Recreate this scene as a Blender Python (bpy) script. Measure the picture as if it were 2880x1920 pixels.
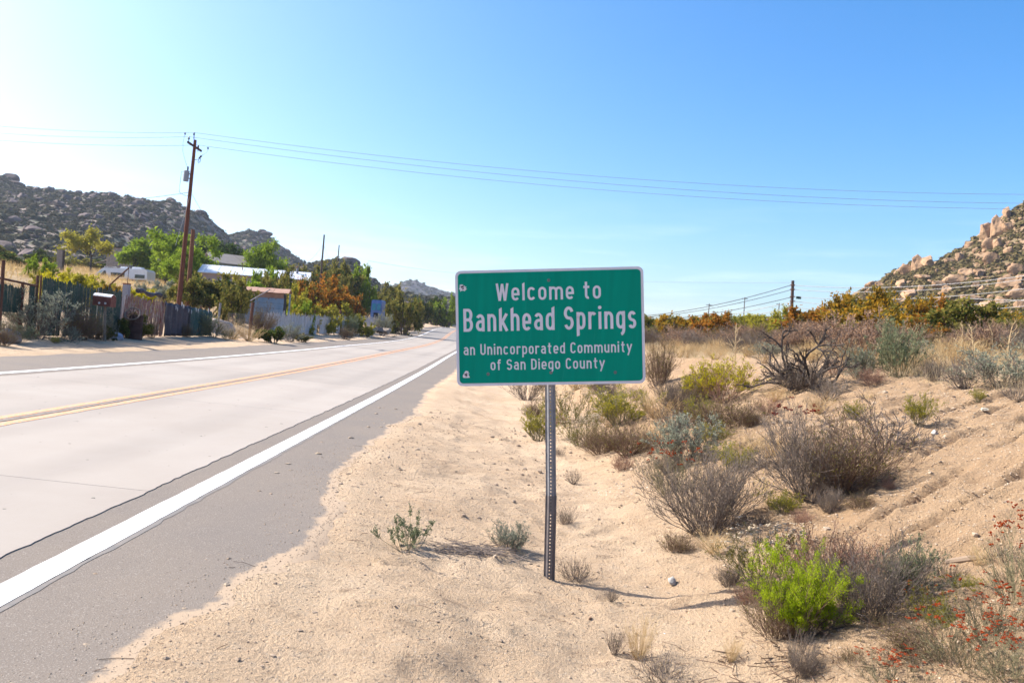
import bpy, math, random
import numpy as np
from mathutils import Vector, Matrix

# ------------------------------------------------------------------ scene, camera, light
sc = bpy.context.scene
for o in list(bpy.data.objects):
    bpy.data.objects.remove(o)
COL = sc.collection
R = math.radians
EYE = 1.65
FPX = 2240.0                      # focal length in pixels of the 2880 px wide photograph
ROLL = R(3.5)
PITCH = math.atan(17 / FPX)
SUN_EL = R(41)
SUN_AZ = R(17)                    # the sun stands left of the view, this far round to the front

cam_d = bpy.data.cameras.new('camera')
cam_d.sensor_width = 36
cam_d.lens = 36 * FPX / 2880
cam_d.clip_start = 0.05
cam_d.clip_end = 9000
cam_d.dof.use_dof = True
cam_d.dof.focus_distance = 6.1
cam_d.dof.aperture_fstop = 5.0
cam = bpy.data.objects.new('camera', cam_d)
COL.objects.link(cam)
cam.matrix_world = (Matrix.Translation((0, 0, EYE)) @ Matrix.Rotation(math.pi / 2 + PITCH, 4, 'X')
                    @ Matrix.Rotation(ROLL, 4, 'Z'))
sc.camera = cam
sc.render.resolution_x, sc.render.resolution_y = 1024, 682

sc.view_settings.view_transform = 'Standard'
sc.view_settings.look = 'None'
sc.view_settings.gamma = 1
sc.view_settings.exposure = 1.10
sc.view_settings.use_curve_mapping = False
sc.cycles.max_bounces = 6
sc.cycles.transparent_max_bounces = 8

SUN_DIR = Vector((-math.cos(SUN_EL) * math.cos(SUN_AZ), math.cos(SUN_EL) * math.sin(SUN_AZ), math.sin(SUN_EL)))
sun_d = bpy.data.lights.new('sun', 'SUN')
sun_d.energy = 5.0
sun_d.angle = R(0.5)
sun_d.color = (1.0, 0.94, 0.84)
sun = bpy.data.objects.new('sun', sun_d)
COL.objects.link(sun)
sun.rotation_euler = SUN_DIR.to_track_quat('Z', 'Y').to_euler()

world = bpy.data.worlds.new('World')
sc.world = world
world.use_nodes = True
nt = world.node_tree
nt.nodes.clear()
w_out = nt.nodes.new('ShaderNodeOutputWorld')
w_bg = nt.nodes.new('ShaderNodeBackground')
w_bg.inputs['Strength'].default_value = 0.132
sky = nt.nodes.new('ShaderNodeTexSky')
sky.sky_type = 'NISHITA'
sky.sun_disc = False
sky.sun_elevation = SUN_EL
sky.sun_rotation = -(math.pi / 2 - SUN_AZ)
sky.altitude = 1000
sky.air_density = 1.0
sky.dust_density = 5.0
sky.ozone_density = 2.0
hsv = nt.nodes.new('ShaderNodeHueSaturation')
hsv.inputs['Saturation'].default_value = 1.45
nt.links.new(sky.outputs[0], hsv.inputs['Color'])
# thin cirrus low over the horizon
tc = nt.nodes.new('ShaderNodeTexCoord')
mp = nt.nodes.new('ShaderNodeMapping')
mp.inputs['Scale'].default_value = (1.4, 1.4, 14)
mp.inputs['Rotation'].default_value = (0, R(4), 0)
nz = nt.nodes.new('ShaderNodeTexNoise')
nz.inputs['Scale'].default_value = 3.0
nz.inputs['Detail'].default_value = 7
nz.inputs['Roughness'].default_value = 0.6
cr = nt.nodes.new('ShaderNodeMapRange')
cr.inputs[1].default_value = 0.50
cr.inputs[2].default_value = 0.85
sep = nt.nodes.new('ShaderNodeSeparateXYZ')
band = nt.nodes.new('ShaderNodeMapRange')
band.inputs[1].default_value = 0.20
band.inputs[2].default_value = 0.09
mul = nt.nodes.new('ShaderNodeMath')
mul.operation = 'MULTIPLY'
mul2 = nt.nodes.new('ShaderNodeMath')
mul2.operation = 'MULTIPLY'
mul2.inputs[1].default_value = 0.3
mx = nt.nodes.new('ShaderNodeMixRGB')
mx.inputs[2].default_value = (6.5, 6.7, 7.0, 1)
nt.links.new(tc.outputs['Generated'], mp.inputs[0])
nt.links.new(mp.outputs[0], nz.inputs['Vector'])
nt.links.new(nz.outputs['Fac'], cr.inputs[0])
nt.links.new(tc.outputs['Generated'], sep.inputs[0])
nt.links.new(sep.outputs[2], band.inputs[0])
nt.links.new(cr.outputs[0], mul.inputs[0])
nt.links.new(band.outputs[0], mul.inputs[1])
nt.links.new(mul.outputs[0], mul2.inputs[0])
nt.links.new(mul2.outputs[0], mx.inputs[0])
nt.links.new(hsv.outputs[0], mx.inputs[1])
nt.links.new(mx.outputs[0], w_bg.inputs['Color'])
nt.links.new(w_bg.outputs[0], w_out.inputs[0])

# ------------------------------------------------------------------ photo pixel <-> place
_r0 = np.array([1., 0, 0])
_f = np.array([0, math.cos(PITCH), math.sin(PITCH)])
_u0 = np.cross(_r0, _f)
_RT = math.cos(ROLL) * _r0 + math.sin(ROLL) * _u0
_UP = -math.sin(ROLL) * _r0 + math.cos(ROLL) * _u0
EYEV = np.array([0, 0, EYE])


def ray(px, py):
    d = _f + (px - 1440) / FPX * _RT - (py - 960) / FPX * _UP
    return d / d[1]


def at_y(px, py, Y):
    return EYEV + ray(px, py) * Y


def proj(p):
    q = np.asarray(p, float) - EYEV
    d = q @ _f
    return 1440 + FPX * (q @ _RT) / d, 960 - FPX * (q @ _UP) / d


# ------------------------------------------------------------------ noise
def _hash(ix, iy, s):
    h = (ix.astype(np.int64) * 374761393 + iy.astype(np.int64) * 668265263 + s * 974634777) & 0x7fffffff
    h = (h ^ (h >> 13)) * 1274126177 & 0x7fffffff
    return ((h ^ (h >> 16)) & 0xffff) / 65535.0


def vnoise(x, y, s=0):
    x = np.asarray(x, float)
    y = np.asarray(y, float)
    ix, iy = np.floor(x), np.floor(y)
    fx, fy = x - ix, y - iy
    fx = fx * fx * (3 - 2 * fx)
    fy = fy * fy * (3 - 2 * fy)
    a, b = _hash(ix, iy, s), _hash(ix + 1, iy, s)
    c, d = _hash(ix, iy + 1, s), _hash(ix + 1, iy + 1, s)
    return (a + (b - a) * fx) * (1 - fy) + (c + (d - c) * fx) * fy - 0.5


def fbm(x, y, s=0, o=4):
    v, a = 0, 1.0
    for k in range(o):
        v = v + a * vnoise(x, y, s + 17 * k)
        x, y, a = x * 2.03 + 11.3, y * 2.03 - 7.1, a * 0.5
    return v


# ------------------------------------------------------------------ shape of the land
def herm(kx, ky, x):
    kx, ky = np.asarray(kx, float), np.asarray(ky, float)
    x = np.clip(np.asarray(x, float), kx[0], kx[-1])
    m = np.gradient(ky, kx)
    i = np.clip(np.searchsorted(kx, x) - 1, 0, len(kx) - 2)
    h = kx[i + 1] - kx[i]
    t = (x - kx[i]) / h
    return ((2 * t**3 - 3 * t**2 + 1) * ky[i] + (t**3 - 2 * t**2 + t) * h * m[i]
            + (-2 * t**3 + 3 * t**2) * ky[i + 1] + (t**3 - t**2) * h * m[i + 1])


CY = [-60, 0, 10, 20, 35, 50, 75, 100, 145, 175, 210, 260, 330, 1800]
CX = [-3.98, -5.78, -6.08, -6.39, -6.85, -7.31, -8.04, -8.93, -10.52, -10.9, -9.0, -1, 22, 22]
CZ = [-0.3, 0.30, 0.40, 0.49, 0.69, 0.95, 1.39, 2.04, 4.03, 5.0, 5.4, 5.2, 5.5, 9]
KS = 0.0455                       # crossfall of the road, falling to the right


def xc(Y):
    return herm(CY, CX, Y)


def zc(Y):
    return herm(CY, CZ, Y)


PT = [-1000, -400, -150, -80, -30, -12, -9, -8.3, -5.6, 0, 4.5, 5.0, 6.4, 7.2, 8.0, 9.35, 10.5, 12, 13.5, 17, 30, 60, 150, 400, 1000]
PZ = [22, 10.5, 8.9, 8.0, 3.85, 1.12, 0.62, 0.47, 0.255, 0, -.205, -.27, -.50, -.51, -.25, .29, .72, 1.06, 1.25, 1.5, 2.3, 4.4, 10, 26, 58]
_pt = np.array(PT)
_pz = np.array(PZ)


def profile(t):
    t = np.asarray(t, float)
    e = 0.35                      # soften the breaks in slope
    return (np.interp(t - e, _pt, _pz) + 2 * np.interp(t, _pt, _pz) + np.interp(t + e, _pt, _pz)) / 4


def road_z(t, Y):
    return zc(Y) - KS * np.asarray(t)


def land(X, Y):
    """smooth height of the ground"""
    t = np.asarray(X, float) - xc(Y)
    return zc(Y) + profile(t)


def hit(px, py, y0=1.5, y1=420):
    Y = np.exp(np.linspace(math.log(y0), math.log(y1), 3000))
    d = ray(px, py)
    z = EYE + d[2] * Y
    g = z - land(d[0] * Y, Y)
    k = np.argmax(g < 0)
    if g[k] >= 0:
        k = len(Y) - 1
    Yh = Y[k]
    return d[0] * Yh, Yh, float(land(d[0] * Yh, Yh))


# where the sand laps over the asphalt on the right, read along its edge
_edge_px = [(351, 1910), (523, 1776), (670, 1693), (695, 1623), (893, 1521), (950, 1406), (950, 1349), (1046, 1266),
            (1083, 1231), (1111, 1198), (1174, 1167), (1213, 1098), (1279, 1050)]
_ey, _et = [], []
for p in _edge_px:
    d = ray(*p)
    Yv = np.linspace(2, 80, 8000)
    g = EYE + d[2] * Yv - road_z(d[0] * Yv - xc(Yv), Yv)
    Yh = Yv[np.argmax(g < 0)]
    _ey.append(Yh)
    _et.append(float(d[0] * Yh - xc(Yh)))
_o = np.argsort(_ey)
_ey = np.array(_ey)[_o]
_et = np.array(_et)[_o]


def sand_edge(Y):
    return np.interp(Y, _ey, _et) + 0.10 * fbm(np.asarray(Y) * 2.2, 0 * np.asarray(Y), 5) + 0.03 * vnoise(np.asarray(Y) * 19, 0 * np.asarray(Y), 8)


# ------------------------------------------------------------------ mesh building
class MB:
    """collects vertices and faces, links them as one mesh object"""
    def __init__(self):
        self.v, self.f, self.n = [], {3: [], 4: []}, 0
        self.big = []

    def add(self, v, f):
        v = np.asarray(v, float).reshape(-1, 3)
        f = np.asarray(f, np.int64)
        self.f[f.shape[1]].append(f + self.n)
        self.v.append(v)
        self.n += len(v)
        return self

    def poly(self, pts):
        self.big.append(list(range(self.n, self.n + len(pts))))
        self.v.append(np.asarray(pts, float))
        self.n += len(pts)

    def box(self, lo, hi):
        (a, b, c), (d, e, f) = lo, hi
        v = [(a, b, c), (d, b, c), (d, e, c), (a, e, c), (a, b, f), (d, b, f), (d, e, f), (a, e, f)]
        return self.add(v, BOXF)

    def obox(self, c, ax, ay, az):
        c, ax, ay, az = map(np.asarray, (c, ax, ay, az))
        v = [c + sx * ax + sy * ay + sz * az for sz in (-1, 1) for sx, sy in ((-1, -1), (1, -1), (1, 1), (-1, 1))]
        return self.add(v, BOXF)

    def tube(self, pts, rad, n=8, cap=True):
        pts = np.asarray(pts, float)
        k = len(pts)
        rad = np.broadcast_to(np.asarray(rad, float), (k,))
        tg = np.gradient(pts, axis=0)
        tg /= np.linalg.norm(tg, axis=1)[:, None] + 1e-12
        ref = np.array([0, 0, 1.]) if abs(tg[0][2]) < 0.9 else np.array([1., 0, 0])
        a = np.cross(tg, ref)
        a /= np.linalg.norm(a, axis=1)[:, None] + 1e-12
        b = np.cross(tg, a)
        th = np.arange(n) * 2 * math.pi / n
        v = pts[:, None] + rad[:, None, None] * (np.cos(th)[None, :, None] * a[:, None] + np.sin(th)[None, :, None] * b[:, None])
        i = np.arange(k - 1)[:, None] * n
        j = np.arange(n)[None]
        q = np.stack([i + j, i + (j + 1) % n, i + n + (j + 1) % n, i + n + j], -1).reshape(-1, 4)
        self.add(v.reshape(-1, 3), q)
        if cap:
            self.poly(v[0][::-1])
            self.poly(v[-1])
        return self

    def build(self, name, mat, parent=None, smooth=False, obj=True):
        me = bpy.data.meshes.new(name)
        v = np.concatenate(self.v) if self.v else np.zeros((0, 3))
        loops, sizes = [], []
        for s in (3, 4):
            for f in self.f[s]:
                loops.append(f.reshape(-1))
                sizes.append(np.full(len(f), s))
        for p in self.big:
            loops.append(np.array(p))
            sizes.append(np.array([len(p)]))
        loops = np.concatenate(loops)
        sizes = np.concatenate(sizes)
        me.vertices.add(len(v))
        me.vertices.foreach_set('co', v.astype(np.float32).reshape(-1))
        me.loops.add(len(loops))
        me.loops.foreach_set('vertex_index', loops.astype(np.int32))
        me.polygons.add(len(sizes))
        st = np.concatenate([[0], np.cumsum(sizes)[:-1]]).astype(np.int32)
        me.polygons.foreach_set('loop_start', st)
        me.polygons.foreach_set('use_smooth', np.full(len(sizes), bool(smooth)))
        me.update(calc_edges=True)
        me.validate()
        me.materials.append(mat)
        if not obj:
            return me
        return link(name, me, parent)


BOXF = [(0, 3, 2, 1), (4, 5, 6, 7), (0, 1, 5, 4), (1, 2, 6, 5), (2, 3, 7, 6), (3, 0, 4, 7)]


def link(name, data, parent=None):
    o = bpy.data.objects.new(name, data)
    COL.objects.link(o)
    if parent is not None:
        o.parent = parent
    return o


def tag(o, label, cat, group=None):
    o['label'] = label
    o['category'] = cat
    if group:
        o['group'] = group
    return o


def thing(name, label, cat, loc=(0, 0, 0), rz=0.0, group=None):
    o = link(name, None)
    o.empty_display_size = 0.1
    o.location = loc
    o.rotation_euler = (0, 0, rz)
    return tag(o, label, cat, group)


def struct(o):
    o['kind'] = 'structure'
    return o


def stuff(o, label=None, cat=None):
    o['kind'] = 'stuff'
    if label:
        tag(o, label, cat)
    return o


# ------------------------------------------------------------------ materials
def _mat(name):
    m = bpy.data.materials.new(name)
    m.use_nodes = True
    t = m.node_tree
    return m, t, t.nodes['Principled BSDF']


def _noise(t, scale, detail=5, rough=0.6, coord='Object', stretch=None):
    c = t.nodes.new('ShaderNodeTexCoord')
    n = t.nodes.new('ShaderNodeTexNoise')
    n.inputs['Scale'].default_value = scale
    n.inputs['Detail'].default_value = detail
    n.inputs['Roughness'].default_value = rough
    if stretch:
        mpn = t.nodes.new('ShaderNodeMapping')
        mpn.inputs['Scale'].default_value = stretch
        t.links.new(c.outputs[coord], mpn.inputs[0])
        t.links.new(mpn.outputs[0], n.inputs['Vector'])
    else:
        t.links.new(c.outputs[coord], n.inputs['Vector'])
    return n


def _ramp(t, src, lo, hi):
    r = t.nodes.new('ShaderNodeMapRange')
    r.inputs[1].default_value = lo
    r.inputs[2].default_value = hi
    t.links.new(src, r.inputs[0])
    return r.outputs[0]


def _mix(t, fac, a, b):
    m = t.nodes.new('ShaderNodeMixRGB')
    if isinstance(fac, float):
        m.inputs[0].default_value = fac
    else:
        t.links.new(fac, m.inputs[0])
    for i, c in ((1, a), (2, b)):
        if isinstance(c, tuple):
            m.inputs[i].default_value = (*c, 1)
        else:
            t.links.new(c, m.inputs[i])
    return m.outputs[0]


def _bump(t, bs, h, strength, dist):
    b = t.nodes.new('ShaderNodeBump')
    b.inputs['Strength'].default_value = strength
    b.inputs['Distance'].default_value = dist
    t.links.new(h, b.inputs['Height'])
    t.links.new(b.outputs[0], bs.inputs['Normal'])
    return b


def surf(name, c1, c2=None, scale=4, rough=0.85, bump=0.0, bscale=40, bdist=0.01, metal=0.0, lo=0.35, hi=0.65, c3=None, s3=30, lo3=.6, hi3=.7, coord='Object', stretch=None, spec=0.3, rnd=0.0):
    m, t, b = _mat(name)
    b.inputs['Roughness'].default_value = rough
    b.inputs['Metallic'].default_value = metal
    b.inputs['Specular IOR Level'].default_value = spec
    col = c1
    if c2:
        n = _noise(t, scale, 6, .6, coord, stretch)
        col = _mix(t, _ramp(t, n.outputs['Fac'], lo, hi), c1, c2)
    if c3:
        n = _noise(t, s3, 4, .65, coord, stretch)
        col = _mix(t, _ramp(t, n.outputs['Fac'], lo3, hi3), col, c3)
    if rnd:
        oi = t.nodes.new('ShaderNodeObjectInfo')
        hs = t.nodes.new('ShaderNodeHueSaturation')
        mr = t.nodes.new('ShaderNodeMapRange')
        mr.inputs[3].default_value = 1 - rnd
        mr.inputs[4].default_value = 1 + rnd
        t.links.new(oi.outputs['Random'], mr.inputs[0])
        t.links.new(mr.outputs[0], hs.inputs['Value'])
        if isinstance(col, tuple):
            hs.inputs['Color'].default_value = (*col, 1)
        else:
            t.links.new(col, hs.inputs['Color'])
        col = hs.outputs[0]
    if isinstance(col, tuple):
        b.inputs['Base Color'].default_value = (*col, 1)
    else:
        t.links.new(col, b.inputs['Base Color'])
    if bump:
        n = _noise(t, bscale, 5, .6, coord)
        _bump(t, b, n.outputs['Fac'], bump, bdist)
    return m


def leafm(name, c1, c2, trans=0.35, c3=None):
    """thin leaves: every leaf a little different, light comes through"""
    m, t, b = _mat(name)
    t.nodes.remove(b)
    out = t.nodes['Material Output']
    g = t.nodes.new('ShaderNodeNewGeometry')
    col = _mix(t, g.outputs['Random Per Island'], c1, c2)
    if c3:
        n = _noise(t, 2.3, 3)
        col = _mix(t, _ramp(t, n.outputs['Fac'], .5, .62), col, c3)
    d = t.nodes.new('ShaderNodeBsdfDiffuse')
    tr = t.nodes.new('ShaderNodeBsdfTranslucent')
    mix = t.nodes.new('ShaderNodeMixShader')
    mix.inputs[0].default_value = trans
    t.links.new(col, d.inputs[0])
    t.links.new(col, tr.inputs[0])
    t.links.new(d.outputs[0], mix.inputs[1])
    t.links.new(tr.outputs[0], mix.inputs[2])
    t.links.new(mix.outputs[0], out.inputs[0])
    return m

# ------------------------------------------------------------------ the ground
def ground_material():
    m, t, b = _mat('sand')
    b.inputs['Roughness'].default_value = 0.95
    b.inputs['Specular IOR Level'].default_value = 0.1
    n1 = _noise(t, 0.9, 6, .6)
    n2 = _noise(t, 14, 5, .65)
    n3 = _noise(t, 160, 3, .6)
    n4 = _noise(t, 0.16, 4, .6)
    col = _mix(t, _ramp(t, n1.outputs['Fac'], .35, .68), (.600, .448, .305), (.520, .370, .240))
    col = _mix(t, _ramp(t, n2.outputs['Fac'], .52, .70), col, (.520, .400, .285))
    col = _mix(t, _ramp(t, n3.outputs['Fac'], .60, .72), col, (.225, .150, .095))
    n7 = _noise(t, 46, 4, .7)
    col = _mix(t, _ramp(t, n7.outputs['Fac'], .60, .70), col, (.260, .175, .110))
    n8 = _noise(t, 2.6, 6, .7, 'Object', (1.0, 2.4, 1))
    col = _mix(t, _ramp(t, n8.outputs['Fac'], .56, .72), col, (.34, .245, .165))
    n5 = _noise(t, 95, 2, .5)
    col = _mix(t, _ramp(t, n5.outputs['Fac'], .66, .72), col, (.60, .52, .42))
    at = t.nodes.new('ShaderNodeAttribute')
    at.attribute_name = 'soil'
    earth = _mix(t, _ramp(t, n4.outputs['Fac'], .4, .6), (.270, .190, .105), (.340, .255, .150))
    col = _mix(t, at.outputs['Fac'], col, earth)
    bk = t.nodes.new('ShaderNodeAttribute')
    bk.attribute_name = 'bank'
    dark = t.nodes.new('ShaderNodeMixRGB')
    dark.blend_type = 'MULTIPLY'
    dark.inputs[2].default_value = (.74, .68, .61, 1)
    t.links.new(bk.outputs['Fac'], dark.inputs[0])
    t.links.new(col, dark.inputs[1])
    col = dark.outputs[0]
    t.links.new(col, b.inputs['Base Color'])
    add = t.nodes.new('ShaderNodeMath')
    add.operation = 'MULTIPLY_ADD'
    add.inputs[1].default_value = 0.35
    t.links.new(n3.outputs['Fac'], add.inputs[0])
    n6 = _noise(t, 38, 5, .7)
    t.links.new(n6.outputs['Fac'], add.inputs[2])
    _bump(t, b, add.outputs[0], 1.0, 0.045)
    return m


def grow_axis(a, b, d0, ratio):
    out, x, d = [a], a, d0
    while x < b:
        x += d
        d *= ratio
        out.append(x)
    return out


def relief(t, Y):
    """small shapes of the sand: hummocks, crusts and rills washed down the bank"""
    near = np.clip((40 - Y) / 25, 0, 1)
    rgt = np.clip((t - 4.4) / 0.8, 0, 1)
    lft = np.clip((-t - 5.4) / 1.0, 0, 1)
    h = 0.10 * fbm(t * .7, Y * .7, 1, 3) * rgt + 0.045 * fbm(t * 3.1, Y * 3.1, 2, 3) * rgt * near
    crust = np.abs(vnoise(t * 1.25 + .5 * vnoise(t * 5, Y * 5, 77), Y * 4.6 + .25 * vnoise(t * 6, Y * 2, 78), 3))
    h += 0.05 * near * rgt * np.clip(.16 - crust, 0, 1) / .16 * np.clip(fbm(t * 1.3, Y * 1.3, 6, 2) + .35, 0, 1)
    n = (-.9 * t + 2.0 * Y) / 2.2
    a = (2.0 * t + .9 * Y) / 2.2
    bank = np.clip((t - 7.4) / 1.2, 0, 1) * np.clip((14.5 - t) / 2, 0, 1) * near
    ph = n * 1.9 + .55 * fbm(a * .55, n * .5, 19, 2)
    ril = np.abs(ph - np.round(ph)) + .05 * vnoise(n * 9, a * 4, 10)
    brk = np.clip(.62 + 1.3 * fbm(a * .9, np.round(ph) * 3.7, 11, 2), 0, 1)
    h -= 0.10 * bank * np.clip(1 - ril / .13, 0, 1) * brk
    h += 0.03 * bank * np.clip(1 - np.abs(ril - .2) / .09, 0, 1) * brk
    h += 0.030 * bank * fbm(n * 7, a * 2.2, 12, 3)
    h += 0.022 * near * (rgt * .6 + bank) * fbm(t * 10, Y * 10, 14, 2)
    h += 0.16 * lft * fbm(t * .5, Y * .4, 21, 3) * np.clip((-t - 6) / 8, 0, 1) + .02 * lft * near * fbm(t * 4, Y * 4, 22, 2)
    far = np.clip((np.abs(t) - 30) / 60, 0, 1)
    return h + far * 2.5 * fbm(t * .03, Y * .03, 31, 3)


tl = [-x for x in grow_axis(9.5, 900, .35, 1.06)][::-1]
tv = np.array(tl + list(np.arange(-9.3, -4.6, .16)) + list(np.arange(-4.5, 3.5, .8)) + list(np.arange(3.6, 13.4, .042)) + grow_axis(13.45, 900, .05, 1.055))
yv = np.array(list(np.arange(-40, 2.2, 2.0)) + list(np.arange(2.4, 11, .042)) + grow_axis(11.04, 1700, .05, 1.0155))
T, YY = np.meshgrid(tv, yv)
Zg = zc(YY) + profile(T)
onroad_r = road_z(T, YY)
lap = np.clip((T - sand_edge(YY)) * .11, -.10, .02)
lapl = np.clip((-T - 5.55 - .25 * fbm(YY * .8, 0 * YY, 41)) * .10, -.10, .015)
Zg = Zg + np.where(T > 0, lap, lapl) + relief(T, YY)
Zg = np.where((T > -5.0) & (T < 3.7), onroad_r - .14, Zg)
XX = T + xc(YY)
ny, ntv = T.shape
gi = np.arange(ny * ntv).reshape(ny, ntv)
gq = np.stack([gi[:-1, :-1], gi[:-1, 1:], gi[1:, 1:], gi[1:, :-1]], -1).reshape(-1, 4)
mb = MB()
mb.add(np.stack([XX, YY, Zg], -1).reshape(-1, 3), gq)
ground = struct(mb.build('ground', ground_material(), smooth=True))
soil = np.clip((T - 13) / 8, 0, 1) * .55 + np.clip((-T - 10) / 10, 0, 1) * .8
soil = np.maximum(soil, np.clip((YY - 30) / 60, 0, 1) * np.clip((np.abs(T) - 9) / 4, 0, 1) * .8)
soil = np.clip(soil + .3 * fbm(T * .3, YY * .3, 51) * (soil > .05), 0, 1)
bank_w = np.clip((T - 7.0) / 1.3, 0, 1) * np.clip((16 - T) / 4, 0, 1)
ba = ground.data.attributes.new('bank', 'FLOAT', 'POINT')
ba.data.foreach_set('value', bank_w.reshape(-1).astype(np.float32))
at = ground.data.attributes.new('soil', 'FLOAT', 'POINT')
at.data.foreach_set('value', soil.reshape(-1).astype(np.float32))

# ------------------------------------------------------------------ the road
def asphalt_material(name, c1, c2, chips=(.30, .265, .23)):
    m, t, b = _mat(name)
    b.inputs['Roughness'].default_value = 0.9
    b.inputs['Specular IOR Level'].default_value = 0.2
    n1 = _noise(t, .8, 5)
    n2 = _noise(t, 120, 3, .6)
    n3 = _noise(t, 70, 2, .5)
    col = _mix(t, _ramp(t, n1.outputs['Fac'], .35, .65), c1, c2)
    col = _mix(t, _ramp(t, n2.outputs['Fac'], .56, .66), col, chips)
    col = _mix(t, _ramp(t, n3.outputs['Fac'], .68, .73), col, (.05, .045, .042))
    da = t.nodes.new('ShaderNodeAttribute')
    da.attribute_name = 'dust'
    nd_ = _noise(t, 4, 8, .75)
    sm = t.nodes.new('ShaderNodeMath')
    sm.operation = 'ADD'
    t.links.new(da.outputs['Fac'], sm.inputs[0])
    t.links.new(nd_.outputs['Fac'], sm.inputs[1])
    col = _mix(t, _ramp(t, sm.outputs[0], 1.08, 1.22), col, (.37, .275, .190))
    t.links.new(col, b.inputs['Base Color'])
    _bump(t, b, n2.outputs['Fac'], .6, .006)
    return m


def concrete_material():
    m, t, b = _mat('concrete')
    b.inputs['Roughness'].default_value = 0.9
    b.inputs['Specular IOR Level'].default_value = 0.25
    n1 = _noise(t, .55, 6, .6)
    n2 = _noise(t, 60, 4, .7)
    n4 = _noise(t, 1.0, 5, .6, 'Object', (9, .35, 1))
    col = _mix(t, _ramp(t, n1.outputs['Fac'], .35, .65), (.330, .292, .255), (.298, .258, .222))
    col = _mix(t, _ramp(t, n4.outputs['Fac'], .55, .75), col, (.315, .278, .245))
    col = _mix(t, _ramp(t, n2.outputs['Fac'], .62, .75), col, (.25, .22, .19))
    n3 = _noise(t, 9, 2, .5)
    col = _mix(t, _ramp(t, n3.outputs['Fac'], .735, .75), col, (.09, .08, .07))
    # wheel paths worn darker along each lane
    la = t.nodes.new('ShaderNodeAttribute')
    la.attribute_name = 'lane_t'
    ab = t.nodes.new('ShaderNodeMath')
    ab.operation = 'ABSOLUTE'
    t.links.new(la.outputs['Fac'], ab.inputs[0])
    w1 = t.nodes.new('ShaderNodeMath')
    w1.operation = 'MULTIPLY_ADD'
    w1.inputs[1].default_value = 4.2
    w1.inputs[2].default_value = -1.75
    t.links.new(ab.outputs[0], w1.inputs[0])
    w2 = t.nodes.new('ShaderNodeMath')
    w2.operation = 'COSINE'
    t.links.new(w1.outputs[0], w2.inputs[0])
    nw = _noise(t, .7, 4, .6, 'Object', (1, .25, 1))
    w3 = t.nodes.new('ShaderNodeMath')
    w3.operation = 'MULTIPLY'
    t.links.new(_ramp(t, w2.outputs[0], -.2, 1.0), w3.inputs[0])
    t.links.new(_ramp(t, nw.outputs['Fac'], .3, .7), w3.inputs[1])
    w4 = t.nodes.new('ShaderNodeMath')
    w4.operation = 'MULTIPLY'
    w4.inputs[1].default_value = .42
    t.links.new(w3.outputs[0], w4.inputs[0])
    col = _mix(t, w4.outputs[0], col, (.20, .175, .155))
    oi = t.nodes.new('ShaderNodeObjectInfo')
    hs = t.nodes.new('ShaderNodeHueSaturation')
    mr = t.nodes.new('ShaderNodeMapRange')
    mr.inputs[3].default_value = .94
    mr.inputs[4].default_value = 1.05
    t.links.new(oi.outputs['Random'], mr.inputs[0])
    t.links.new(mr.outputs[0], hs.inputs['Value'])
    t.links.new(col, hs.inputs['Color'])
    t.links.new(hs.outputs[0], b.inputs['Base Color'])
    _bump(t, b, n2.outputs['Fac'], .35, .004)
    return m


def ribbon(name, t0, t1, Y0, Y1, mat, lift, parent=None, step=None, edge=0.0, nt_=2, drop=0.0):
    """a strip of road surface between two offsets from the centre line"""
    ys = np.array([y for y in (np.arange(Y0, min(Y1, 30), .12) if step is None else np.arange(Y0, Y1, step))])
    if step is None and Y1 > 30:
        ys = np.concatenate([ys, grow_axis(max(30, ys[-1] + .2 if len(ys) else Y0), Y1, .3, 1.02)])
    ys = np.append(ys[ys < Y1], Y1)
    fr = np.linspace(0, 1, nt_)
    tt = t0 + (t1 - t0) * fr[None] + 0 * ys[:, None]
    if edge:
        tt[:, 0] += edge * fbm(ys * 6, 0 * ys, 3)
        tt[:, -1] += edge * fbm(ys * 6, 0 * ys, 4)
    Yg = ys[:, None] + 0 * tt
    z = road_z(tt, Yg) + lift
    if drop:
        z -= drop * np.clip((np.abs(tt) - 4.6) / .6, 0, 1)
    v = np.stack([tt + xc(Yg), Yg, z], -1).reshape(-1, 3)
    i = np.arange(len(ys) * nt_).reshape(len(ys), nt_)
    q = np.stack([i[:-1, :-1], i[:-1, 1:], i[1:, 1:], i[1:, :-1]], -1).reshape(-1, 4)
    return MB().add(v, q).build(name, mat, parent, smooth=True)


M_ASPH = asphalt_material('shoulder asphalt', (.162, .137, .117), (.184, .152, .124))
M_ASPH2 = asphalt_material('far asphalt', (.20, .185, .175), (.235, .215, .20))
M_CONC = concrete_material()
M_PAINT = surf('white road paint', (.72, .71, .69), (.64, .63, .61), 3, .6, .3, 120, .003, c3=(.38, .34, .30), s3=45, lo3=.57, hi3=.67)
M_YEL = surf('worn yellow paint', (.66, .290, .105), (.56, .275, .13), 4, .7, .3, 120, .003, c3=(.36, .31, .26), s3=22, lo3=.46, hi3=.62)
M_SEAL = surf('cracked joint filler', (.16, .13, .115), (.30, .25, .21), 18, .9, .6, 60, .01, c3=(.08, .07, .06), s3=40)

road = struct(ribbon('road', -2.97, 2.97, -30, 100, surf('road bed', (.11, .095, .085)), -.035))
edge_t = 2.95
_jt = []
for p in ((423, 1377), (898, 1159)):
    Yv = np.linspace(2, 60, 6000)
    g = (p[0] - np.array([proj((xc(y) + edge_t, y, road_z(edge_t, y)))[0] for y in Yv[::20]]))
    _jt.append(float(Yv[::20][np.argmin(np.abs(g))]))
SLAB = _jt[1] - _jt[0]
rng = np.random.default_rng(7)


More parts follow.
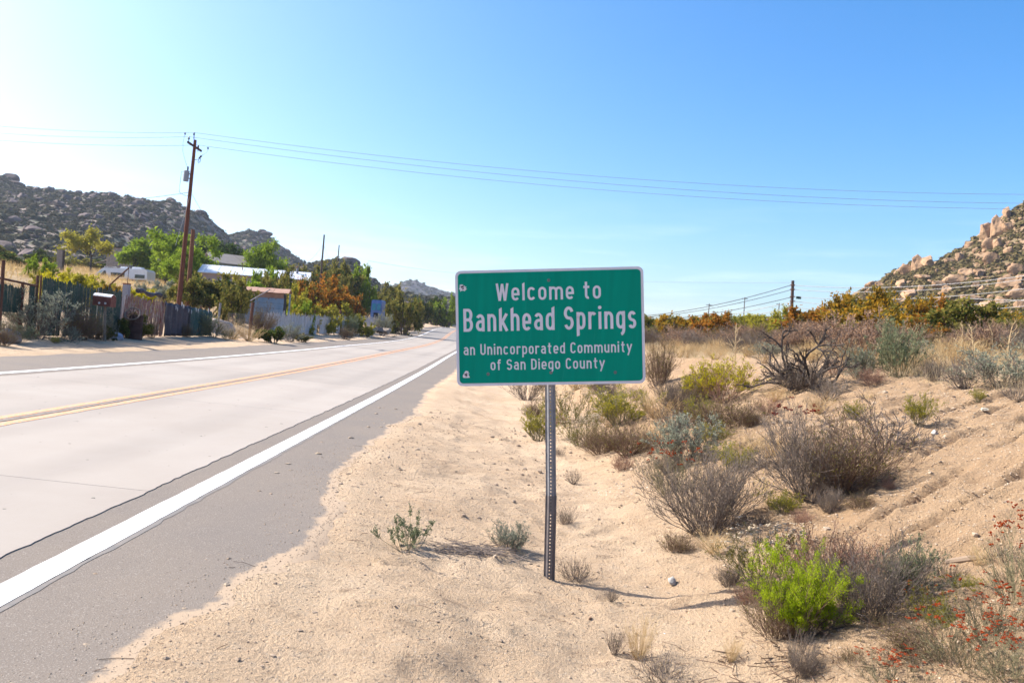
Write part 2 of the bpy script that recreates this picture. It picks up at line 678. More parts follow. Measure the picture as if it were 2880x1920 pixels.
def slab(name, ta, tb, ya, yb):
    n = max(4, int((yb - ya) / .06)) if ya < 22 else 6
    ys = np.linspace(ya + .004, yb - .004, n)
    ts = np.array([ta, ta * .66 + tb * .34, ta * .33 + tb * .67, tb])
    tt = ts[None] + 0 * ys[:, None]
    amp = .035 if ya < 40 else 0
    if tb > 2:
        tt[:, 3] += amp * (.7 * fbm(ys * 3.3, 0 * ys, 61) + .5 * fbm(ys * 14, 0 * ys, 63))
    if ta < -2:
        tt[:, 0] += amp * (.7 * fbm(ys * 3.3, 0 * ys, 62) + .5 * fbm(ys * 14, 0 * ys, 64))
    Yg = ys[:, None] + 0 * tt
    top = np.stack([tt + xc(Yg), Yg, road_z(tt, Yg)], -1)
    v = top.reshape(-1, 3)
    i = np.arange(n * 4).reshape(n, 4)
    q = np.stack([i[:-1, :-1], i[:-1, 1:], i[1:, 1:], i[1:, :-1]], -1).reshape(-1, 4)
    m = MB().add(v, q)
    ring = np.concatenate([i[:, 3], i[-1, :3][::-1], i[:-1, 0][::-1], i[0, 1:3]])
    low = v[ring] - np.array([0, 0, .03])
    k = len(ring)
    base = m.n
    m.add(low, np.zeros((0, 4), int))
    a = np.arange(k)
    m.f[4].append(np.stack([ring[a], base + a, base + (a + 1) % k, ring[(a + 1) % k]], -1))
    ob = m.build(name, M_CONC, road)
    tw = np.concatenate([tt.reshape(-1), tt.reshape(-1)[ring]])
    ob.data.attributes.new('lane_t', 'FLOAT', 'POINT').data.foreach_set('value', tw.astype(np.float32))
    return ob


y0 = _jt[0]
while y0 > -14:
    y0 -= SLAB
k = 0
while y0 < 99:
    y1 = min(y0 + SLAB, 100)
    slab('slab', .012, edge_t, y0, y1)
    off = SLAB * .86
    slab('slab', -edge_t, -.012, y0 - off + SLAB, min(y1 - off + SLAB, 100)) if y0 - off + SLAB < 99 else None
    y0 += SLAB
    k += 1
struct(ribbon('road', -3.0, 3.0, 100.01, 330, M_ASPH2, -.003)).name = 'asphalt_road'
shl = struct(ribbon('shoulder', 2.90, 5.2, -30, 330, M_ASPH, -.007, nt_=28, drop=.16))
co = np.array([v.co[:] for v in shl.data.vertices])
tq = co[:, 0] - xc(co[:, 1])
dust = np.clip(1 - (sand_edge(co[:, 1]) - tq) / .32, 0, 1)
shl.data.attributes.new('dust', 'FLOAT', 'POINT').data.foreach_set('value', dust.astype(np.float32))
struct(ribbon('shoulder', -5.9, -2.90, -30, 330, M_ASPH, -.007, nt_=5))
struct(ribbon('edge_line', 3.205, 3.395, -30, 330, M_PAINT, -.002, edge=.008))
struct(ribbon('edge_line', -3.39, -3.20, -30, 330, M_PAINT, -.002, edge=.008))
struct(ribbon('centre_line', -.215, -.075, -30, 330, M_YEL, .004, edge=.02))
struct(ribbon('centre_line', .075, .215, -30, 330, M_YEL, .004, edge=.02))
struct(ribbon('joint_filler', -.045, .045, -30, 330, M_SEAL, .006, edge=.03))
# dark rim of new paint beside the white line and a scuffed patch near the edge of the slab
M_RIM = surf('dark asphalt rim', (.15, .142, .135), (.20, .175, .155), 9, .85, .4, 90, .004)
struct(ribbon('paint_rim', 3.39, 3.435, -30, 140, M_RIM, -.0045, edge=.03))

# ------------------------------------------------------------------ boulders and hills
def blob_mesh(seed, sub=2, rough=.28, flat=.75, angular=True):
    import bmesh
    bm = bmesh.new()
    bmesh.ops.create_icosphere(bm, subdivisions=sub, radius=1)
    r = np.random.default_rng(seed)
    v = np.array([p.co[:] for p in bm.verts])
    f = np.array([[q.index for q in p.verts] for p in bm.faces])
    bm.free()
    if angular == 2:              # blocky, split along upright joints
        v = np.sign(v) * np.abs(v)**.55
    if angular:                   # cut flat joint planes off the lump as granite weathers
        for k in range(14):
            n = r.normal(size=3)
            n /= np.linalg.norm(n)
            d = r.uniform(.50, .88)
            s = v @ n
            v = v - np.where(s > d, s - d, 0)[:, None] * n
    v *= 1 + rough * np.clip(fbm(v[:, 0] * 1.7 + seed, v[:, 1] * 1.7 + v[:, 2] * 2.3, seed, 3), -1, 1)[:, None]
    v *= np.array([r.uniform(.85, 1.2), r.uniform(.85, 1.2), flat * r.uniform(.8, 1.2)])
    return v, f


def merged(protos, pos, scale, rot, squash=None):
    """many copies of small shapes as arrays of one mesh"""
    mbx = MB()
    pid = np.arange(len(pos)) % len(protos)
    for k, (v, f) in enumerate(protos):
        s = np.where(pid == k)[0]
        if not len(s):
            continue
        c, sn = np.cos(rot[s])[:, None], np.sin(rot[s])[:, None]
        x = v[None, :, 0] * c - v[None, :, 1] * sn
        y = v[None, :, 0] * sn + v[None, :, 1] * c
        z = np.broadcast_to(v[None, :, 2], x.shape)
        p = np.stack([x, y, z], -1) * np.asarray(scale[s]).reshape(len(s), 1, -1) + pos[s][:, None]
        ff = f[None] + (np.arange(len(s)) * len(v))[:, None, None]
        mbx.add(p.reshape(-1, 3), ff.reshape(-1, f.shape[1]))
    return mbx


def leaf_blob(seed, n=17, size=.50):
    """dome of leaf clumps for scrub seen from far away"""
    r = np.random.default_rng(seed)
    d = r.normal(size=(n, 3))
    d /= np.linalg.norm(d, axis=1)[:, None]
    d[:, 2] = np.abs(d[:, 2])
    p = d * r.uniform(.55, 1.0, (n, 1))
    a = np.cross(d, r.normal(size=(n, 3)))
    a /= np.linalg.norm(a, axis=1)[:, None]
    b = np.cross(d, a)
    s = size * r.uniform(.6, 1.2, (n, 1))
    a, b = a * s, b * s
    v = np.stack([p - a, p - b * .8 + d * .1, p + a, p + b * .8 + d * .12], 1).reshape(-1, 3)
    return v, np.arange(4 * n).reshape(n, 4)


ROCK = [blob_mesh(s) for s in range(100, 107)]
ROCK_B = [blob_mesh(s, 2, .22, 1.1, 2) for s in range(110, 117)]
ROCK_LO = [blob_mesh(s, 1) for s in range(120, 126)]
SCRUB = [leaf_blob(s) for s in range(140, 146)]


def hill_material(name, soil1, soil2, green, gscale=.05):
    return surf(name, soil1, soil2, .08, .95, .8, .5, .6, c3=green, s3=gscale, lo3=.47, hi3=.56)


def hill(name, sky_px, Yr, Yb, Yback, spread, mat, rock, scrub, n_part, n_rock, n_scrub, rs, ss, seed, zb_off=-4, rough=.05, pw=.9, rock_smin=.5, blocky=False):
    r = np.random.default_rng(seed)
    sp = np.array(sky_px, float)
    ridge = np.array([at_y(p[0], p[1], Yr) for p in sp])
    nx, nj = 150, 46
    X = np.linspace(ridge[0, 0], ridge[-1, 0], nx)
    Zr = np.interp(X, ridge[:, 0], ridge[:, 2])
    q = np.concatenate([np.linspace(0, 1, nj), np.linspace(1.06, 1.8, 10)])
    G = np.zeros((len(q), nx, 3))
    for j, s in enumerate(q):
        if s <= 1:
            Yj = Yb + (Yr - Yb) * s
            Xj = X * (spread + (1 - spread) * s)
            zb = land(Xj, np.full(nx, Yj)) + zb_off
            z = zb + (Zr - zb) * s**pw
            amp = rough * (Zr.max() - zb.min()) * (s * (1 - s) * 3)
            z = z + amp * fbm(Xj * .02 + seed, np.full(nx, Yj) * .02, seed, 4) + (.4 + .008 * Yr * .3) * fbm(Xj * .15, np.full(nx, Yj * .15), seed + 3, 3) * min(1, s * 3) * (1 if s < 1 else .5)
        else:
            e = (s - 1) / .8
            Yj = Yr + (Yback - Yr) * e
            Xj = X * (1 + .1 * e)
            z = Zr * (1 - e)**1.2 + (land(Xj, np.full(nx, Yj)) - 5) * (1 - (1 - e)**1.2)
        G[j, :, 0], G[j, :, 1], G[j, :, 2] = Xj, Yj, z
    i = np.arange(len(q) * nx).reshape(len(q), nx)
    f = np.stack([i[:-1, :-1], i[:-1, 1:], i[1:, 1:], i[1:, :-1]], -1).reshape(-1, 4)
    o = struct(MB().add(G.reshape(-1, 3), f).build(name, mat, smooth=True))

    def pick(n, pwv=1.0):
        a = r.random(n) * (nx - 1.001)
        b = (r.random(n)**pwv) * (nj - 1.001)
        ia, ib = a.astype(int), b.astype(int)
        fa, fb = (a - ia)[:, None], (b - ib)[:, None]
        return (G[ib, ia] * (1 - fa) + G[ib, ia + 1] * fa) * (1 - fb) + (G[ib + 1, ia] * (1 - fa) + G[ib + 1, ia + 1] * fa) * fb

    if n_part:
        meshes = [MB().add(v, fc).build('boulder', rock, obj=False) for v, fc in (ROCK_B if blocky else ROCK)]
        p = pick(n_part * 5, .7)
        # keep the ones that stand inside the picture
        ok = [k for k in range(len(p)) if -60 < proj(p[k])[0] < 2950][:n_part]
        for c, k in enumerate(ok):
            b = link('boulder', meshes[c % len(meshes)], o)
            s = rs[0] + (rs[1] - rs[0]) * r.random()**2.2
            b.location = p[k] + np.array([0, 0, s * .12])
            b.rotation_euler = (r.normal() * .25, r.normal() * .25, r.random() * 6.3)
            b.scale = (s, s * r.uniform(.7, 1.1), s * r.uniform(.7, 1.15))
    if n_rock:
        p = pick(n_rock, .8)
        s = rs[0] * (rock_smin + .7 * r.random(n_rock)**1.5)
        stuff(merged(ROCK_LO, p, s, r.random(n_rock) * 6.3).build('boulder_field', rock, o))
    if n_scrub:
        p = pick(n_scrub, .85)
        s = ss[0] + (ss[1] - ss[0]) * r.random(n_scrub)**1.6
        s3 = np.stack([s, s, s * r.uniform(.6, 1.0, n_scrub)], -1)
        stuff(merged(SCRUB, p - np.array([0, 0, .15]), s3, r.random(n_scrub) * 6.3).build('chaparral', scrub, o))
    return o, G


def V(pts):
    return [(x * 1.2245, y * 1.2245) for x, y in pts]


M_ROCK_L = surf('grey pink granite', (.110, .080, .078), (.150, .108, .096), .35, .95, 1.0, 1.2, .5, c3=(.085, .064, .06), s3=.9, rnd=.25)
M_ROCK_R = surf('tan granite', (.27, .165, .095), (.34, .22, .13), .35, .95, 1.0, 1.3, .6, c3=(.12, .078, .052), s3=.8, rnd=.25)
M_SCRUB_L = leafm('far scrub', (.060, .068, .050), (.112, .112, .075), .15, (.12, .095, .07))
M_SCRUB_R = leafm('hill scrub', (.070, .068, .028), (.150, .125, .055), .15, (.19, .125, .065))
M_HILL_L = hill_material('bouldery slope', (.22, .165, .13), (.16, .125, .10), (.07, .075, .045))
M_HILL_R = hill_material('tan slope', (.27, .175, .105), (.20, .135, .08), (.13, .10, .05), .12)
M_HILL_F = hill_material('distant slope', (.052, .044, .050), (.040, .038, .042), (.035, .037, .034), .02)

SK_A = V([(-420, 430), (-250, 380), (-120, 430), (0, 413), (22, 405), (45, 420), (60, 428), (100, 435), (150, 442), (200, 443), (230, 447), (260, 449), (300, 455), (330, 462), (360, 466), (400, 464), (415, 470), (440, 487), (470, 492), (490, 510), (510, 530), (530, 548), (560, 575), (600, 612), (650, 640)])
hill('hill', SK_A, 470, 175, 900, .62, M_HILL_L, M_ROCK_L, M_SCRUB_L, 290, 4200, 6000, (1.2, 3.8), (.9, 2.4), 1, pw=.95)
SK_B = V([(430, 575), (480, 560), (530, 541), (545, 536), (580, 531), (600, 535), (610, 543), (630, 552), (650, 570), (680, 590), (700, 605), (740, 630), (790, 650)])
hill('hill', SK_B, 640, 420, 1100, .8, M_HILL_L, M_ROCK_L, M_SCRUB_L, 60, 700, 2200, (1.4, 4.0), (1.2, 3.0), 2)
SK_C = V([(640, 640), (700, 614), (740, 606), (770, 600), (790, 599), (805, 601), (812, 607), (830, 620), (850, 640), (870, 655), (900, 668), (940, 678), (990, 690), (1060, 705)])
hill('hill', SK_C, 380, 220, 700, .8, M_HILL_L, M_ROCK_L, M_SCRUB_L, 40, 260, 2600, (1.6, 3.5), (1.0, 2.6), 3)
SK_D = V([(780, 690), (850, 672), (880, 665), (900, 657), (925, 648), (945, 643), (960, 645), (980, 655), (1010, 665), (1040, 672), (1080, 685), (1150, 700), (1220, 720)])
hill('hill', SK_D, 1450, 900, 1660, .9, M_HILL_F, M_ROCK_L, M_SCRUB_L, 0, 0, 1200, (3, 6), (2, 4.5), 4, zb_off=-8)
SK_F = V([(900, 690), (960, 684), (1010, 684), (1060, 690), (1120, 705), (1180, 720), (1240, 735), (1300, 745)])
hill('hill', SK_F, 520, 300, 900, .85, M_HILL_L, M_ROCK_L, M_SCRUB_L, 0, 120, 2600, (1.5, 3), (1.2, 3.2), 5)
SK_E = [(2250, 905), (2330, 880), (2414, 832), (2434, 805), (2462, 800), (2492, 776), (2512, 767), (2538, 758), (2561, 742), (2591, 738), (2636, 738), (2650, 726), (2671, 716), (2696, 702), (2721, 686), (2749, 668), (2765, 655), (2790, 636), (2804, 620), (2820, 603), (2843, 590), (2859, 577), (2880, 566), (2960, 530), (3080, 490), (3250, 470), (3400, 500)]
hill_e, G_E = hill('hill', SK_E, 300, 150, 520, .86, M_HILL_R, M_ROCK_R, M_SCRUB_R, 200, 1900, 10000, (.7, 2.2), (.6, 1.8), 6, pw=.97, blocky=True)
_bm = [MB().add(*blob_mesh(s, 3, .30, 1.0, 2)).build('boulder', M_ROCK_R, obj=False) for s in (201, 202, 203, 204)]
for (px, py, wpx, hpx, k) in [(2773, 650, 34, 80, 0), (2800, 640, 34, 64, 1), (2785, 690, 36, 44, 2), (2832, 600, 28, 40, 3), (2835, 640, 36, 50, 0),
                              (2578, 745, 40, 52, 1), (2550, 760, 34, 36, 2), (2610, 738, 44, 40, 3), (2670, 735, 30, 32, 0), (2790, 730, 40, 44, 2),
                              (2470, 805, 30, 26, 1), (2535, 800, 36, 30, 3), (2690, 790, 60, 36, 2), (2640, 800, 40, 36, 0), (2830, 800, 70, 44, 1),
                              (2560, 830, 60, 36, 3), (2660, 815, 30, 24, 1), (2730, 840, 60, 40, 0), (2870, 830, 60, 40, 2), (2780, 860, 60, 30, 3),
                              (2710, 770, 44, 30, 1), (2755, 765, 36, 30, 0), (2860, 760, 40, 40, 2), (2600, 780, 34, 26, 0)]:
    # stands where the slope of the hill meets that line of sight
    d = ray(px, py + hpx * .3)
    P = G_E[:46].reshape(-1, 3)
    e = np.hypot(P[:, 0] / P[:, 1] - d[0], (P[:, 2] - EYE) / P[:, 1] - d[2])
    p = P[np.argmin(e)]
    c = at_y(px, py, p[1])
    b = link('boulder', _bm[k], hill_e)
    m = p[1] / FPX
    b.location = c
    b.scale = (wpx * m * .56, wpx * m * .5, hpx * m * .56)
    b.rotation_euler = (0, .1, k * 1.3)
_ba = bpy.data.objects['hill']
for (px, py, wpx, hpx, par, Yq) in [(28, 503, 40, 30, 'hill', 468), (484, 566, 34, 20, 'hill', 468), (482, 575, 44, 26, 'hill', 466), (560, 603, 36, 24, 'hill', 466), (300, 560, 30, 16, 'hill', 466), (735, 652, 24, 14, 'hill.001', 637), (745, 658, 34, 14, 'hill.001', 637), (975, 742, 60, 36, 'hill.002', 378), (996, 740, 18, 16, 'hill.002', 376), (1008, 754, 22, 16, 'hill.002', 376), (1082, 800, 12, 12, 'hill.002', 376)]:
    b = link('boulder', _bm[int(px) % 4], bpy.data.objects[par])
    b.data = MB().add(*blob_mesh(210 + int(px) % 5, 3, .15, 1.0)).build('boulder', M_ROCK_L, obj=False)
    m = Yq / FPX
    b.location = at_y(px, py, Yq)
    b.scale = (wpx * m * .55, wpx * m * .45, hpx * m * .6)

# ------------------------------------------------------------------ the welcome sign
def arc(cx, cy, rx, ry, a0, a1, n=9):
    a = np.radians(np.linspace(a0, a1, n))
    return [(cx + rx * math.cos(k), cy + ry * math.sin(k)) for k in a]


def glyphs(w):
    """centre lines of road-sign letters; capital height 1, w = stroke"""
    h = w / 2
    X = .75
    b = .30                        # distance between the two stems of a small letter
    c = b / 2
    r = .19                        # height of the rounded ends
    t, u = X - h, h                # top and bottom centre lines
    o = arc(c, t - r, c, r, 0, 180) + arc(c, u + r, c, r, 180, 360)
    arch = lambda x0: arc(x0 + c, t - r, c, r, 180, 0)
    G = {}
    G['o'] = (b, [(o, True)])
    G['e'] = (b, [([(b, .385), (b, .40)] + arc(c, t - r, c, r, 0, 180) + arc(c, u + r, c, r, 180, 325), False), ([(0.02, .355), (b + h, .355)], False)])
    G['c'] = (b, [(arc(c, t - r, c, r, 28, 180) + arc(c, u + r, c, r, 180, 332), False)])
    G['l'] = (0, [([(0, 0), (0, 1.0)], 'slant')])
    G['i'] = (0, [([(0, 0), (0, X)], False), ('dot', (0, .93))])
    G['n'] = (b, [([(0, 0), (0, X)], False), ([(0, .45)] + arch(0) + [(b, 0)], False)])
    G['h'] = (b, [([(0, 0), (0, 1.0)], 'slant'), ([(0, .45)] + arch(0) + [(b, 0)], False)])
    G['m'] = (2 * b, [([(0, 0), (0, X)], False), ([(0, .45)] + arch(0) + [(b, 0)], False), ([(b, .45)] + arch(b) + [(2 * b, 0)], False)])
    G['u'] = (b, [([(b, 0), (b, X)], False), ([(b, .3)] + arc(c, u + r, c, r, 0, -180) + [(0, X)], False)])
    G['r'] = (b * .72, [([(0, 0), (0, X)], False), ([(0, .45)] + arc(c, t - r, c, r, 180, 40), False)])
    G['k'] = (b, [([(0, 0), (0, 1.0)], 'slant'), ([(0, .27), (b + .02, X)], False), ([(.10, .40), (b + .03, 0)], False)])
    G['t'] = (b * .8, [([(.10, .98), (.10, u + .13)] + arc(.10 + .11, u + .13, .11, .13, 180, 285), False), ([(-.04, X - h), (.27, X - h)], False)])
    G['d'] = (b, [([(b, 0), (b, 1.0)], 'slant'), ([(b, .5)] + arc(c, t - r, c, r, 0, 180) + arc(c, u + r, c, r, 180, 360) + [(b, .3)], False)])
    G['p'] = (b, [([(0, -.27), (0, X)], 'slantb'), ([(0, .5)] + arc(c, t - r, c, r, 180, 0) + arc(c, u + r, c, r, 0, -180) + [(0, .3)], False)])
    G['g'] = (b, [([(b, X), (b, -.02)] + arc(c - .02, -.02, c + .02, .22, 0, -78), False), ([(b, .5)] + arc(c, t - r, c, r, 0, 180) + arc(c, u + r, c, r, 180, 360) + [(b, .3)], False)])
    G['a'] = (b, [(arc(c, t - r, c, r, 150, 0) + [(b, 0)], False), ([(b, .43), (c, .43)] + arc(c, .43 - .178, c, .178, 90, 270) + [(b, h + .06)], False)])
    G['s'] = (b * .86, [(arc(.13, X - h - .155, .13, .155, 25, 180) + arc(.13, X - h - .155, .13, .155, 180, 255)[1:] + arc(.13, h + .155, .13, .155, 75, 0)[1:] + arc(.13, h + .155, .13, .155, 0, -155)[1:], False)])
    G['f'] = (b * .66, [([(.07, 0), (.07, .86)] + arc(.07 + .13, .86, .13, .14 - h + .0, 180, 70), False), ([(-.05, X - h), (.22, X - h)], False)])
    G['y'] = (b * 1.05, [([(-.02, X), (c + .01, .05)], False), ([(b + .05, X), (.03, -.27)], False)])
    G['W'] = (.56, [([(0, 1), (.14, 0)], False), ([(.14, 0), (.28, .97)], False), ([(.28, .97), (.42, 0)], False), ([(.42, 0), (.56, 1)], False)])
    B = .34
    G['B'] = (B, [([(0, 0), (0, 1)], False), ([(0, 1 - h), (.18, 1 - h)] + arc(.18, 1 - h - .215, B - .20, .215, 90, -90) + [(0, .52)], False), ([(0, .52), (.18, .52)] + arc(.18, (.52 + h) / 2, B - .18, (.52 - h) / 2, 90, -90) + [(0, h)], False)])
    G['S'] = (B, [(arc(.17, 1 - h - .22, .17, .22, 15, 180) + arc(.17, 1 - h - .22, .17, .22, 180, 250)[1:] + arc(.17, h + .23, .17, .23, 70, 0)[1:] + arc(.17, h + .23, .17, .23, 0, -160)[1:], False)])
    G['U'] = (B, [([(0, 1), (0, .32)] + arc(.17, h + .19, .17, .19, 180, 360) + [(B, .32), (B, 1)], False)])
    G['C'] = (B, [(arc(.17, 1 - h - .22, .17, .22, 15, 180) + arc(.17, h + .22, .17, .22, 180, 345), False)])
    G['D'] = (B, [([(0, 0), (0, 1)], False), ([(0, 1 - h), (.10, 1 - h)] + arc(.10, 1 - h - .24, B - .10, .24, 90, 0) + arc(.10, h + .24, B - .10, .24, 0, -90) + [(0, h)], False)])
    return G


def stroke(mbx, pts, w, z, closed=False, P=None):
    """a flat stroke of even width along a centre line"""
    p = np.array(pts, float)
    keep = [0] + [k for k in range(1, len(p)) if np.linalg.norm(p[k] - p[k - 1]) > 1e-4]
    p = p[keep]
    n = len(p)
    if closed is True:
        if np.linalg.norm(p[0] - p[-1]) < 1e-4:
            p = p[:-1]
            n -= 1
        prv, nxt = np.roll(p, 1, 0), np.roll(p, -1, 0)
    else:
        prv, nxt = np.vstack([p[:1], p[:-1]]), np.vstack([p[1:], p[-1:]])
    d1 = p - prv
    d2 = nxt - p
    n1 = np.stack([-d1[:, 1], d1[:, 0]], -1)
    n2 = np.stack([-d2[:, 1], d2[:, 0]], -1)
    l1, l2 = np.linalg.norm(n1, axis=1)[:, None], np.linalg.norm(n2, axis=1)[:, None]
    n1 = np.where(l1 > 1e-9, n1 / np.maximum(l1, 1e-9), n2 / np.maximum(l2, 1e-9))
    n2 = np.where(l2 > 1e-9, n2 / np.maximum(l2, 1e-9), n1)
    m = n1 + n2
    m /= np.linalg.norm(m, axis=1)[:, None]
    k = np.clip(1 / np.maximum((m * n1).sum(1), .5), 1, 1.6)[:, None]
    a, b = p + m * k * w / 2, p - m * k * w / 2
    if closed == 'slant':          # the slanted top of a tall stem
        b[-1, 1] += w * .22
        a[-1, 1] -= w * .35
    if closed == 'slantb':
        a[0, 1] -= w * .25
        b[0, 1] += w * .1
    v = np.array([P(x, y, z) for x, y in np.vstack([a, b])])
    cnt = n if closed is True else n - 1
    i = np.arange(cnt)
    j = (i + 1) % n
    mbx.add(v, np.stack([i, n + i, n + j, j], -1))


def write_line(text, x0, x1, base, cap, w, P, mat, parent, gap=.15, space=.33):
    G = glyphs(w)
    # natural width
    def layout(sx):
        x, out = w / 2, []
        for ch in text:
            if ch == ' ':
                x += space * sx
                continue
            out.append((ch, x))
            x += G[ch][0] * sx + w + gap * sx
        return out, x - gap * sx - w / 2
    lo, hi = .4, 3.0
    target = (x1 - x0) / cap
    for _ in range(40):
        mid = (lo + hi) / 2
        if layout(mid)[1] < target:
            lo = mid
        else:
            hi = mid
    sx = (lo + hi) / 2
    for ch, x in layout(sx)[0]:
        mbx = MB()
        for k, st in enumerate(G[ch][1]):
            z = .0016 + .00012 * k
            if st[0] == 'dot':
                c = arc(0, 0, w * .62, w * .62, 0, 330, 12)
                mbx.poly([P(x0 + cap * (x + st[1][0] + q[0]), base + cap * (st[1][1] + q[1]), z) for q in c])
                continue
            stroke(mbx, [(q[0] * sx + x, q[1]) for q in st[0]], w, z, st[1], lambda a, b, zz: P(x0 + cap * a, base + cap * b, zz))
        mbx.build('letter', mat, parent)


SY = 6.1
c_tl, c_tr = at_y(1279, 762, SY + .045), at_y(1806, 749, SY - .045)
c_bl, c_br = at_y(1286, 1086, SY + .045), at_y(1819, 1077, SY - .045)
ex = c_tr + c_br - c_tl - c_bl
PW = float(np.linalg.norm(ex) / 2)
ex /= np.linalg.norm(ex)
ez = c_tl + c_tr - c_bl - c_br
PH = float(np.linalg.norm(ez) / 2)
ez -= ex * (ez @ ex)
ez /= np.linalg.norm(ez)
en = np.cross(ex, ez)              # points to the reader
if en[1] > 0:
    en = -en
cen = (c_tl + c_tr + c_bl + c_br) / 4
org = cen - ex * PW / 2 + ez * PH / 2
foot = at_y(1549, 1645, SY + .05)
sgn = thing('welcome_sign', 'green and white road sign reading Welcome to Bankhead Springs on a steel post', 'sign', tuple(foot))


def SP(u, v, z):
    """point on the panel: u right, v up from the lower edge, z towards the reader"""
    return org + ex * u - ez * (PH - v) + en * z - foot


def rrect(x0, y0, x1, y1, r, n=7):
    return arc(x1 - r, y1 - r, r, r, 0, 90, n) + arc(x0 + r, y1 - r, r, r, 90, 180, n) + arc(x0 + r, y0 + r, r, r, 180, 270, n) + arc(x1 - r, y0 + r, r, r, 270, 360, n)


def plate(ring, z0, z1):
    m = MB()
    a = [SP(x, y, z1) for x, y in ring]
    b = [SP(x, y, z0) for x, y in ring]
    m.poly(a)
    m.poly(b[::-1])
    n = len(ring)
    i = np.arange(n)
    m.add(np.array(a + b), np.stack([i, n + i, n + (i + 1) % n, (i + 1) % n], -1))
    return m


M_SGREEN = surf('reflective green sheeting', (.0005, .255, .170), (.001, .220, .145), 2.2, .55, .12, 300, .001, stretch=(9, 9, .5), spec=.06, c3=(.012, .27, .19), s3=5, lo3=.6, hi3=.8)
M_SWHITE = surf('reflective white sheeting', (.66, .63, .66), (.60, .57, .60), 6, .5, spec=.2)
M_GALV = surf('weathered galvanized steel', (.17, .17, .185), (.24, .24, .25), 14, .6, .3, 80, .002, metal=.35)
M_GALV2 = surf('rusty lower post steel', (.115, .105, .108), (.16, .14, .135), 14, .65, .3, 80, .002, metal=.3)
M_BOLT = surf('dull bolt steel', (.10, .13, .13), (.20, .20, .19), 60, .5, metal=.5)
ring = rrect(0, 0, PW, PH, .045)
bd = .0205
panel = plate(ring, -.003, 0).build('panel', M_SWHITE, sgn)
plate(rrect(bd, bd, PW - bd, PH - bd, .030), .0004, .0010).build('green_field', M_SGREEN, panel)
for txt, u0, u1, vb, caph, w in (('Welcome to', .217, .775, .2675, .150, .133), ('Bankhead Springs', .041, .957, .529, .199, .124),
                                 ('an Unincorporated Community', .039, .932, .732, .0935, .130), ('of San Diego County', .182, .7875, .866, .0925, .130)):
    write_line(txt, u0 * PW, u1 * PW, (1 - vb) * PH, caph * PH, w, SP, M_SWHITE, panel)
for u, v in ((.50, .10), (.168, .899), (.842, .903), (.503, .895)):
    m = MB()
    c = SP(u * PW, (1 - v) * PH, 0)
    for (r_, z0, z1) in ((.0125, .0018, .0032), (.0075, .0032, .0085)):
        k = 6 if r_ < .01 else 14
        a = np.arange(k) * 2 * math.pi / k
        rg = [c + r_ * (math.cos(q) * ex + math.sin(q) * ez) for q in a]
        top = [p + en * z1 for p in rg]
        bot = [p + en * z0 for p in rg]
        m.poly(top)
        i = np.arange(k)
        m.add(np.array(top + bot), np.stack([i, k + i, k + (i + 1) % k, (i + 1) % k], -1))
    m.build('bolt', M_BOLT, panel)
# two torn stickers at the left corners
M_STK = surf('torn sticker paper', (.72, .70, .70), (.62, .60, .60), 30, .7)
M_STKD = surf('dark sticker print', (.02, .015, .025), (.10, .03, .05), 80, .7)
rs = np.random.default_rng(11)
for u, v in ((.041, .148), (.049, .905)):
    a = np.sort(rs.random(22)) * 2 * math.pi
    rr = .027 * (1 + .28 * rs.normal(size=22).clip(-1, 1))
    rg = [(u * PW + q * math.cos(k), (1 - v) * PH + q * math.sin(k)) for q, k in zip(rr, a)]
    st = plate(rg, .0012, .0019).build('sticker', M_STK, panel)
    m = MB()
    for k in range(16):
        q = rs.normal(size=2) * .0085
        w_, h_ = rs.uniform(.002, .008), rs.uniform(.0015, .004)
        x, y = u * PW + q[0], (1 - v) * PH + q[1]
        z = .0021 + .00005 * k
        m.add([SP(x - w_, y - h_, z), SP(x + w_, y - h_ * .6, z), SP(x + w_ * .8, y + h_, z), SP(x - w_ * .9, y + h_, z)], [(0, 1, 2, 3)])
    m.build('printed_mark', M_STKD, st)


